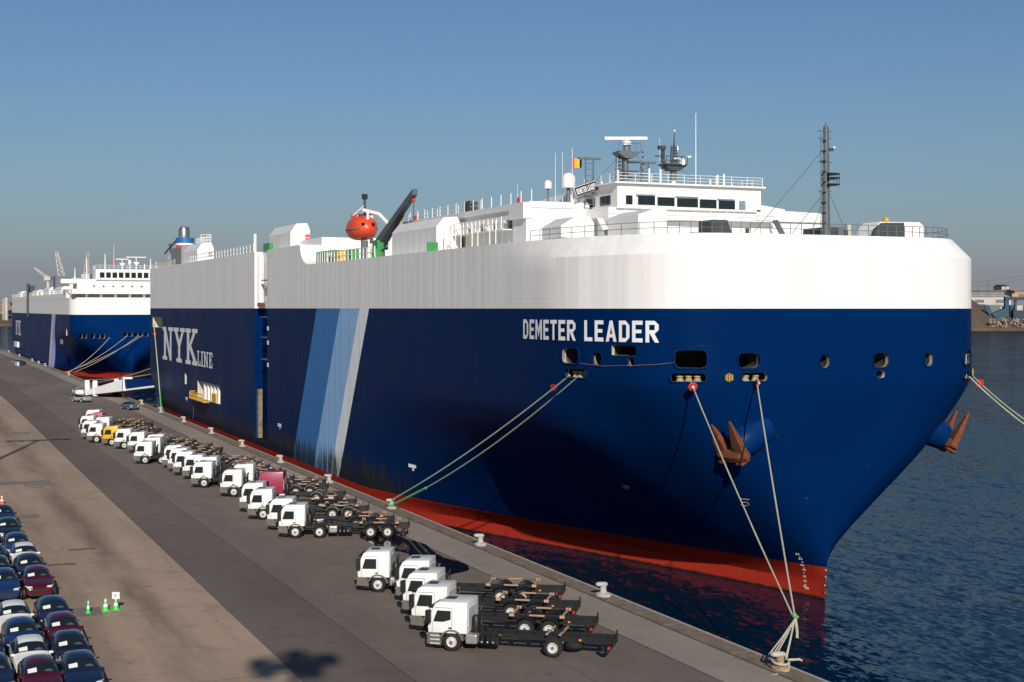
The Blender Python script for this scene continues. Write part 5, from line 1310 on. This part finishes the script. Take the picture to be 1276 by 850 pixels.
CARSPOT = [
 ('navy', 7.2, 64.8, 'navy car at the front end of the outer column, beside the green cones'),
 ('black', 7.2, 69.4, 'black car directly behind the front navy car of the outer column'),
 ('red', 7.25, 74.0, 'dark red car second from the back of the front block, outer column'),
 ('navy', 7.2, 78.6, 'navy car at the rear of the front block nearest the green cones'),
 ('red', 5.35, 64.6, 'dark red car at the front of the inner column beside the front navy car'),
 ('white', 5.3, 69.0, 'white car behind the front dark red car of the inner column'),
 ('blue', 5.2, 73.5, 'blue car between two white cars in the inner column'),
 ('white', 5.15, 78.1, 'white car at the rear of the front block inner column'),
 ('navy', 3.4, 66.0, 'navy car cut off by the picture edge beside the inner column'),
 ('black', 3.3, 71.5, 'black car at the picture edge behind the cut off navy car'),
 ('red', 7.15, 88.8, 'bright front dark red car heading the block behind the aisle'),
 ('navy', 7.1, 93.6, 'navy car directly behind the dark red car that heads the rear block'),
 ('white', 7.1, 98.3, 'white car in the rear block between navy and blue cars'),
 ('blue', 7.0, 103.1, 'blue car behind the white car of the rear block'),
 ('black', 6.9, 111.0, 'black car behind the gap in the rear block'),
 ('navy', 7.0, 118.6, 'navy car at the far end of the rear block by the orange cone'),
 ('blue', 5.2, 88.6, 'blue car beside the dark red car that heads the rear block'),
 ('black', 5.1, 93.6, 'black car beside the second car of the rear block'),
 ('navy', 5.1, 98.6, 'navy car at the picture edge beside the white car of the rear block'),
 ('black', 5.0, 111.4, 'black car beside the one behind the gap, at the picture edge')]
seen = set()
for k, x, y, lab in CARSPOT:
    o = CARS[k] if k not in seen else copy_tree(CARS[k]); seen.add(k)
    o.location = (x + .2 + rnd.uniform(-.04, .04), y + 3.25, QZ + .005); o.rotation_euler.z = R(-90) + rnd.uniform(-.015, .015)
    tag(o, lab, 'car', 'new cars parked in blocks on the yard')
def one_car(paint, kind, px, py, head, label):
    o = make_car(paint, kind, False); p = atz(px, py); p.z = QZ + .006; o.location = p; o.rotation_euler.z = head; tag(o, label, 'car', 'cars driving on the quay')
one_car(PWHI, 'suv', 97, 493.0, R(95), 'white estate car beside the foot of the lowered stern ramp')
one_car(PSIL, 'sedan', 101, 501.0, R(120), 'pale silver car with red tail lamps next to the white estate car')
one_car(PGRY, 'sedan', 162, 510.5, R(-75), 'grey saloon car driving along the quay past the yellow bollards')

# ------------------------------------------------------------------ cones
CG = mat('cone_green', (.05, .62, .08), .5); CW = mat('cone_white', (.78, .78, .74), .5); CR = mat('cone_orange', (.75, .10, .03), .5)
def cone(px, py, main, label, h=.78, sign=False, slim=1.0):
    p = atz(px, py); p.z = QZ + .004; r = thing('traffic_cone', label, 'cone', p, 0, 'traffic cones on the yard')
    M().box(-.22 * slim, .22 * slim, -.22, .22, 0, .05).build('base', main, r, bevel=.02, seg=1)
    R_ = lambda z: (.17 * (1 - z / h) + .03) * slim
    for z0, z1, mt, nm in ((.05, .26, main, 'cone_body'), (.26, .44, CW, 'white_band'), (.44, .56, main, 'cone_body'), (.56, .70, CW, 'white_band'), (.70, h, main, 'cone_tip')):
        M().lathe((0, 0, 0), [(R_(z0), z0), (R_(z1), z1)], 16).build(nm, mt, r, smooth=40)
    if sign:
        s = M().obox((0, 0, h + .14), Vector((CT, -ST, 0)), Vector((ST, CT, 0)), Vector((0, 0, 1)), .22, .02, .20).build('sign_board', CW, r)
        M().lathe((-ST * .025, -CT * .025, h + .14), [(.075, -.006), (.075, .0)], 14, 'y').build('sign_symbol', mat('sign_mark', (.25, .30, .30), .6), s)
cone(110, 764, CG, 'slim green cone standing nearest the parked cars', slim=.62)
cone(131.5, 761.5, CG, 'green and white cone without a sign, between the slim cone and the sign cone')
cone(144.5, 760, CG, 'green cone with a small square sign on top', h=.70, sign=True)
cone(2.5, 628, CR, 'orange and white cone behind the last parked cars', h=.85)

# ------------------------------------------------------------------ floodlight masts outside the frame, whose shadows lie on the yard
def light_mast(px, py, h, label, arms, knot):
    p = atz(px, py); back = Vector((SUN_AZ[0], SUN_AZ[1], 0)) * (h / math.tan(R(SUN_EL))); b = p + back; b.z = QZ
    r = thing('floodlight_mast', label, 'light mast', b, 0, 'floodlight masts')
    M().tube([(0, 0, 0), (0, 0, h)], .42, 12, .22).build('pole', GREY, r, smooth=40)
    M().box(-.7, .7, -.7, .7, 0, .35).build('foot', CASTW, r)
    if knot:
        m = M()
        m.tube([(1.6 * math.cos(a), 1.6 * math.sin(a), h - .3) for a in np.linspace(0, 2*math.pi, 20)], .14, 6); m.build('head_ring', GREY, r)
        for a in (0.2, 1.3, 2.7, 3.6, 4.9): M().obox((1.9 * math.cos(a), 1.9 * math.sin(a), h - .5), Vector((math.cos(a), math.sin(a), 0)), Vector((-math.sin(a), math.cos(a), 0)), Vector((0, 0, 1)), .35, .5, .4).build('floodlight', DARK, r, bevel=.05)
    m = M(); m.box(-arms, arms, -.12, .12, h - .35, h - .1); m.build('cross_arm', GREY, r)
    for x in np.linspace(-arms, arms, 6): M().box(x - .35, x + .35, -.5, .5, h - .75, h - .2).build('floodlight', DARK, r, bevel=.06)
    return r
light_mast(50, 548, 32, 'tall floodlight mast beyond the left of the parked cars, seen by its shadow', 3.6, False)
light_mast(368, 822, 40, 'tall floodlight mast with a ring head behind the viewpoint, seen by its shadow', 1.7, True)

# ------------------------------------------------------------------ second ship, farther along the quay
PB = dict(y0u=0.0, ez=1.2, Lu=9.0, pu=2.0, qu=4.6, k=.75, kq=1.6, y0w=-.5, Lw=58.0, pw=1.25, qw=.95, k0=.9, zs=1.6, zkn=15.2, zaft=12.5, zr=2.0, t0=2.5, tl=6.0, B=16.0, zbev=22.4, top=22.9, end=198.0, bev=0.0)
S2 = Vector((57.2, 402.0, 0)); ship2 = thing('car_carrier_ship', 'second blue and white car carrier moored astern, smaller in the distance with white bridge', 'ship', S2, R(.75))
H2 = hull_mat('far_hull_paint', 18.2, [(40, 46, (.36, .40, .70)), (46, 50, (.62, .64, .66))], (.0006, .020, .098), red_top=2.0, side0=14, slime=False)
c2 = M()
for px in (95, 99, 107, 113, 118):
    dx = (px - 150) * .24; c2.box(dx - .42, dx + .42, -3, 12, 11.7, 12.9)
for px in (142.5, 148, 154.5, 160, 166, 172):
    dx = (px - 150) * .24; c2.box(dx - .5, dx + .5, -3, 5, 12.2, 13.2)
h2 = build_hull(PB, H2, ship2, (c2, [CREAM])); smooth_by(h2, 28)
def S2b(m, name, mt, par=None, **k): return m.build(name, mt, par or ship2, **k)
S2b(M().box(-16, 16, 13, 198, 22.85, 24.2), 'upper_hull', H2); S2b(M().box(-15.2, 15.2, 6, 30, 22.85, 25.2), 'deckhouse', WHITE)
S2b(M().box(-16.2, 16.2, 1.2, 9, 23.9, 24.15), 'forward_gallery', WHITE)
for x in np.linspace(-12, 15, 8): S2b(M().prism([(-.2, 23.9), (1.6, 23.9), (1.6, 22.9)], 'x', x - .25, x + .25), 'gallery_bracket', WHITE)
S2b(M().box(-13.5, 13.5, 9, 24, 25.1, 27.1), 'bridge_deckhouse', WHITE, bevel=.1, seg=1)
S2b(M().box(-17.8, 17.8, 9.5, 14, 26.9, 28.1), 'bridge_wing', WHITE)
for x in (-15.5, 14, 16.4): S2b(M().box(x, x + .9, 10, 11, 24.1, 26.9), 'wing_pillar', WHITE)
w2 = S2b(M().box(-8.6, 8.6, 8.6, 16, 27.9, 30.9), 'wheelhouse', WHITE, bevel=.08, seg=1)
for i in range(9):
    x = -7.6 + i * 1.72; S2b(M().prism([(x + .1, 28.5), (x + 1.35, 28.5), (x + 1.35, 30.0), (x + .1, 30.0)], 'y', 8.5, 8.62), 'window', GLASS, w2)
for i in range(8): S2b(M().lathe((-9 + i * 2.6, 9.0, 26.1), [(.3, -.06), (.3, .0)], 10, 'y'), 'porthole', DARK)
def rail2(path, h=1.1, sp=2.0, mt=WHITE2):
    m = M(); P = [Vector(p) for p in path]
    for k in (.5, 1): m.tube([p + Vector((0, 0, h * k)) for p in P], .05, 4)
    for a, b in zip(P, P[1:]):
        n = max(1, round((b - a).length / sp))
        for i in range(n + 1): q = a + (b - a) * i / n; m.tube([q, q + Vector((0, 0, h))], .05, 4)
    return S2b(m, 'railing', mt)
rail2([(-16, 40, 24.2), (-16, 1.5, 24.15), (16, 1.5, 24.15), (16, 20, 24.15)]); rail2([(-8.6, 14, 30.9), (-8.6, 8.6, 30.9), (8.6, 8.6, 30.9), (8.6, 14, 30.9)], sp=1.2)
rail2([(-15.9, y, 24.2) for y in (40, 90, 140, 197)], 1.2, 3.0)
for x, h, w in ((-5.6, 4.4, 0), (-.9, 3.0, 1.8), (3.0, 3.6, 2.8), (7.0, 3.2, 0), (8.6, 2.4, 0), (-10.6, 6.2, .0), (-13.8, 3.2, 0), (1.2, 1.6, 0), (5.3, 1.8, 0)):
    z0 = 30.9 if abs(x) < 8.7 else 27.9
    k = S2b(M().tube([(x, 12, z0), (x, 12, z0 + h)], .22, 8, .12), 'mast', WHITE2)
    if w: S2b(M().box(x - w, x + w, 11.9, 12.1, z0 + h - .15, z0 + h + .1), 'radar_scanner', WHITE2, k)
    if w: S2b(M().prism([(x - .9, z0 + h * .6), (x + .9, z0 + h * .6), (x, z0 + h * .3)], 'y', 11.6, 12.4), 'mast_platform', WHITE2, k)
S2b(M().tube([(-3.2, 12, 30.9), (-3.2, 12, 38)], .09, 5, .04), 'whip_aerial', WHITE2)
S2b(M().box(-3.9, -3.1, 12, 12.06, 32.6, 33.3), 'ensign', GUARD)
S2b(M().ball((1.2, 12, 32.9), .55, None, .8), 'radome', WHITE2, smooth=60)
for i, (y0, y1, h) in enumerate(((32, 50, 2.2), (54, 60, 1.6), (66, 84, 2.4), (92, 98, 1.8), (104, 124, 2.0), (136, 160, 1.9), (168, 182, 2.2))): S2b(M().prism([(-15.3, 24.2), (-11.5, 24.2), (-11.5, 24.2 + h), (-14.4, 24.2 + h), (-15.3, 24.2 + h * .7)], 'y', y0, y1), 'vent_house', WHITE, bevel=.06, seg=1)
S2b(M().tube([(-16.25, 126, 17), (-16.25, 126, 28.6)], .5, 8), 'dark_stack', DARK); S2b(M().box(-16.0, -13.8, 127, 131, 24.2, 28.0), 'funnel_casing', DARK)
S2b(M().box(-14, -9, 60, 66, 24.2, 30), 'deck_tower', GREY); S2b(M().box(-12, -8, 36, 40, 27, 29), 'pale_blue_house', mat('pale_blue', (.25, .40, .50), .6))
for i, ch in enumerate('NYK'):
    w = 7.0
    for P_ in GS[ch][1]: pass
    m = M()
    for P_ in GS[ch][1]: m.quad(*[(-16.05, 180 - i * 7.6 - x * w, 9.8 + y * 5.5) for x, y in P_])
    S2b(m, 'side_letter', LETTER, h2)
S2b(M().box(-16.04, -15.9, 12.0, 12.9, 12.3, 14.2), 'side_port', WHITE2, h2); S2b(M().box(-16.05, -15.95, 22, 28, 9.7, 11.0), 'side_mark', mat('faded_mark', (.30, .32, .36), .6), h2)
S2b(M().box(-16.7, -15.9, 166, 180, 5.2, 7.2), 'boarding_platform', WHITE2)
for k, (a, b, lab) in enumerate((((-6.3, -1.2, 12.0), BPOS[17], 'line from the far ship falling steeply to the quay'),
        ((-1.6, -.7, 12.4), BPOS[17], 'long upper line crossing the far ship bow to the quay'), ((2.4, -.6, 12.4), BPOS[17] + Vector((-.9, -.6, 0)), 'long lower line crossing the far ship bow to the quay'), ((1.5, -.6, 12.4), BPOS[17] + Vector((1.5, 0, 0)), 'middle line crossing the far ship bow'))):
    w_ = Matrix.Rotation(R(.75), 4, 'Z') @ Vector(a) + S2; w_ = Vector((w_.x, w_.y - 1.0, w_.z)); rope((w_, b + Vector((0, 0, .8))), .075, ROPE2, lab, sag=.8, group='mooring lines of the far ship')
for k, (z0, y1) in enumerate(((9.5, 396), (8.0, 396))):
    rope((Vector((44, 271, z0)), Vector((qx(330 + 14 * k) - .6, 330 + 14 * k, QZ + .9))), .09, ROPE, ('upper' if k == 0 else 'lower') + ' pale line from the near ship stern over the ramp to the quay', sag=.4)

# ------------------------------------------------------------------ far shores
BROWN = mat('scrap_brown', (.115, .082, .062), .95, var=.4, scale=.25, bump=1.2, bscale=.5, dirt=(.16, .13, .11), dscale=.5, dcut=.55)
GRAVEL = mat('gravel_heap', (.095, .066, .048), .95, var=.2, scale=.3, bump=.5, bscale=.8)
SHORE = mat('shore_concrete', (.105, .075, .052), .9, var=.3, scale=.05); SHED = mat('shed_white', (.50, .46, .40), .7, var=.15, scale=.1); SHEDT = mat('shed_tan', (.42, .28, .18), .8, var=.2, scale=.1); CB = mat('crane_blue', (.012, .055, .095), .6, var=.2)
D0 = 1240.0
def far(px, D=D0, z=0): a, b = ray(px); return Vector((a * D, b * D, z))
e_r = Vector((CT, -ST, 0)); e_a = Vector((ST, CT, 0))
A, B_ = far(1120), far(1520); A2, B2 = far(1120, 4000), far(1520, 4000)
m = M(); m.loft([[A + Vector((0, 0, z)) for z in (-2, 3)] + [A2 + Vector((0, 0, z)) for z in (3, -2)], [B_ + Vector((0, 0, z)) for z in (-2, 3)] + [B2 + Vector((0, 0, z)) for z in (3, -2)]])
struct('shore_terrain', m, SHORE)
def heap(name, c, w, d, h, mt, label, seed, rough=1.0, nx=44, ny=20, shape=lambda u: (1 - abs(u)) ** .9):
    rg = random.Random(seed); P = []
    for j in range(ny):
        row = []
        for i in range(nx):
            u, v = i / (nx - 1) * 2 - 1, j / (ny - 1) * 2 - 1
            z = h * max(0, shape(u)) * max(0, 1 - abs(v)) ** .8 * 1.0 + (rg.uniform(-1, 1) * rough if 0 < i < nx-1 and 0 < j < ny-1 else 0)
            row.append(c + e_r * (u * w) + e_a * (v * d) + Vector((0, 0, max(z, -.5))))
        P.append(row)
    V = [p for r_ in P for p in r_]
    o = M().add(V, [(j*nx+i, j*nx+i+1, (j+1)*nx+i+1, (j+1)*nx+i) for j in range(ny-1) for i in range(nx-1)]).build(name, mt)
    return tag(o, label, 'heap')
heap('gravel_heap', far(1190, 1290, 3), 48, 40, 36, GRAVEL, 'smooth brown gravel heap across the water right beside the bow', 3, .25)
heap('scrap_heap', far(1278, 1280, 3), 46, 32, 15, BROWN, 'rough scrap metal heap below the blue machine across the water', 5, 2.2, 90, 40, shape=lambda u: (1 - abs(u) ** 3) * (.75 + .25 * math.sin(u * 9)))
sc = M(); rg = random.Random(11)
SCR = mat('scrap_pale', (.34, .27, .22), .8, var=.5, scale=.6)
for k in range(420):
    c = far(rg.uniform(1232, 1330), rg.uniform(1246, 1262), 3 + rg.random() ** 1.6 * 7.5); ax = Vector((rg.gauss(0, 1), rg.gauss(0, 1), rg.gauss(0, 1))).normalized(); ay = ax.orthogonal().normalized(); az = ax.cross(ay)
    sc.obox(c, ax, ay, az, rg.uniform(.4, 1.9), rg.uniform(.2, .7), rg.uniform(.1, .4))
tag(sc.build('scrap_pieces', SCR), kind='stuff')
mac = thing('scrap_handling_crane', 'blue conveyor and loading machine standing behind the scrap heap', 'crane', far(1254, 1268, 3))
def fb(x0, x1, y0, y1, z0, z1): return M().obox(e_r * (x0 + x1) / 2 + e_a * (y0 + y1) / 2 + Vector((0, 0, (z0 + z1) / 2)), e_r, e_a, Vector((0, 0, 1)), (x1 - x0) / 2, (y1 - y0) / 2, (z1 - z0) / 2)
fb(-1.7, 1.7, -2, 2, 0, 26).build('tower', CB, mac); fb(-1.7, 60, -2.5, 2.5, 24.2, 27).build('gantry_beam', mat('crane_dark', (.03, .035, .04), .6), mac)
M().loft([[e_r * x + e_a * y + Vector((0, 0, z)) for x, z in ((-14, 12), (-1.7, 17), (-1.7, 2), (-5, 1.5))] for y in (-3, 3)]).build('hopper', CB, mac)
M().loft([[e_r * x + e_a * y + Vector((0, 0, z)) for x, z in ((-20, 18), (-17, 20), (-10, 8), (-13, 7))] for y in (-1, 1)]).build('boom', CB, mac)
for x in (8, 18, 30): fb(x - 1, x + 1, -1, 1, 0, 25).build('gantry_leg', CB, mac)
fb(5, 22, -4, 2, 6, 15).build('machine_house', mat('machine_navy', (.01, .03, .06), .6), mac); fb(4, 8, -3, 3, 27, 30).build('cab_roof', SHEDT, mac)
def shed(px0, px1, y0, y1, D, mt, label, roof=None, name='warehouse'):
    a, b = far(px0, D), far(px1, D); z1, z0 = EYE - (y0 - HZ) * D / F, EYE - (y1 - HZ) * D / F
    w = (b - a).length; o = thing(name, label, 'building', (a + b) / 2)
    M().obox((0, 0, (z0 + z1) / 2), e_r, e_a, Vector((0, 0, 1)), w / 2, 18, (z1 - z0) / 2).build('wall', mt, o)
    M().loft([[e_r * (s * (w / 2 + 1)) + e_a * y + Vector((0, 0, z)) for y, z in ((-19, z1), (0, z1 + (z1 - z0) * .22), (19, z1))] for s in (-1, 1)]).build('roof', roof or mt, o)
    n = max(2, int(w / 14))
    for i in range(n): M().obox(e_r * (-w/2 + w * (i + .5) / n) - e_a * 18.05 + Vector((0, 0, z0 + (z1 - z0) * .45)), e_r, e_a, Vector((0, 0, 1)), w / n * .22, .1, (z1 - z0) * .2).build('window', GREY, o)
    return o
shed(1200, 1252, 370, 380, 1420, SHED, 'long pale shed with curved roof behind the gravel heap')
shed(1205, 1300, 363.5, 372, 1900, mat('shed_grey', (.24, .20, .17), .8), 'low grey shed far behind the pale shed')
shed(1258, 1330, 363, 374, 1700, SHEDT, 'tan warehouse far right across the water')
shed(1243, 1252, 357, 366, 2100, SHED, 'small tall block with a dark top far behind the sheds', BLACK)
for px, y0, lab in ((1231, 352, 'far lamp mast standing right of the bow beyond the gravel heap'), (1253, 354, 'far lattice pole beside the tall block'), (1219, 358, 'thin far mast close to the bow edge')):
    p = far(px, 1500); z1 = EYE - (y0 - HZ) * 1500 / F; o = thing('far_mast', lab, 'mast', p); M().tube([(0, 0, 0), (0, 0, z1)], .35, 6).build('pole', GREY, o); M().obox((0, 0, z1), e_r, e_a, Vector((0, 0, 1)), 1.6, .6, .5).build('lamp_head', GREY, o)
m = M(); pts = [far(px, 2300, EYE - (y - HZ) * 2300 / F) for px, y in ((1150, 358), (1190, 352), (1235, 350), (1280, 342), (1330, 333))]
m.tube(pts, .22, 4); m.tube([p - Vector((0, 0, 7)) for p in pts], .22, 4); tag(m.build('power_line', GREY), 'overhead power lines far off above the sheds', 'power line')
# small plant in front of the sheds
rg = random.Random(4)
yd = [CB, SHED, SHEDT, GREY]
for k in range(26):
    px = rg.uniform(1222, 1290); c = far(px, rg.uniform(1330, 1400), 3); w, h = rg.uniform(1.5, 5), rg.uniform(5, 13); t = rg.choice((0, 1, 1, 2, 3))
    o = thing('yard_container', ('blue', 'pale', 'tan', 'grey')[t] + ' container or hut on the far scrap yard shore behind the heaps', 'container', c, 0, 'containers and huts on the far yard')
    M().obox((0, 0, h * .8), e_r, e_a, Vector((0, 0, 1)), w, 2.5, h * .8).build('box', yd[t], o)
# left shore
A, B_ = far(-260, 1560), far(60, 1560); A2, B2 = far(-260, 3500), far(60, 3500)
m = M(); m.loft([[A + Vector((0, 0, z)) for z in (-2, 2.5)] + [A2 + Vector((0, 0, z)) for z in (2.5, -2)], [B_ + Vector((0, 0, z)) for z in (-2, 2.5)] + [B2 + Vector((0, 0, z)) for z in (2.5, -2)]])
struct('shore_terrain', m, SHORE)
heap('gravel_heap', far(-6, 1620, 2), 46, 40, 13, GRAVEL, 'low brown heap on the far left shore past the far ship', 8, .8)
shed(-60, 14, 387, 391, 1650, SHEDT, 'low tan shed on the far left shore'); shed(-40, 18, 377.5, 381, 2100, mat('shed_orange', (.40, .16, .07), .8), 'orange roofed shed on the far left horizon')
for px, y0, w in ((4.0, 373, .5), (8, 371, 1.5)):
    p = far(px, 1600); o = thing('far_mast', ('thin' if w < 1 else 'thick') + ' pale post on the far left shore', 'mast', p); M().tube([(0, 0, 2), (0, 0, EYE - (y0 - HZ) * 1600 / F)], w * 1.4, 6).build('pole', SHED, o); M().box(-2, 2, -2, 2, 0, 2.2).build('foot', SHED, o)
def far_crane(px0, py0, px1, py1, D, label, w=2.2):
    a = atd(px0, py0, D); b = atd(px1, py1, D); base = far(px0, D); o = thing('harbour_crane', label, 'crane', base)
    m = M(); d = (b - a); n = 12
    for s in (-1, 1):
        for q in (-1, 1): m.tube([a - base + e_r * s * w + e_a * q * w, b - base + e_r * s * w * .3 + e_a * q * w * .3], w * .16, 4)
    for i in range(n):
        t0, t1 = i / n, (i + 1) / n; s = 1 if i % 2 else -1; k0, k1 = w * (1 - .7 * t0), w * (1 - .7 * t1)
        m.tube([a - base + d * t0 + e_r * s * k0 - e_a * k0, a - base + d * t1 - e_r * s * k1 - e_a * k1], w * .13, 4)
    m.build('jib', SHED, o); M().tube([(0, 0, 2), a - base], w * .8, 8).build('tower', SHED, o); M().obox(a - base, e_r, e_a, Vector((0, 0, 1)), w * 1.6, w * 1.4, w).build('cab', SHED, o)
far_crane(78, 348, 70.5, 314, 1000, 'pale lattice jib crane rising steeply above the far ship', 2.0)
far_crane(60, 347, 43, 334, 1000, 'low slanting crane jib above the far ship stern', 1.4)
far_crane(108, 345, 110, 315, 1300, 'hazy lattice mast far behind the far ship bridge', 2.4)
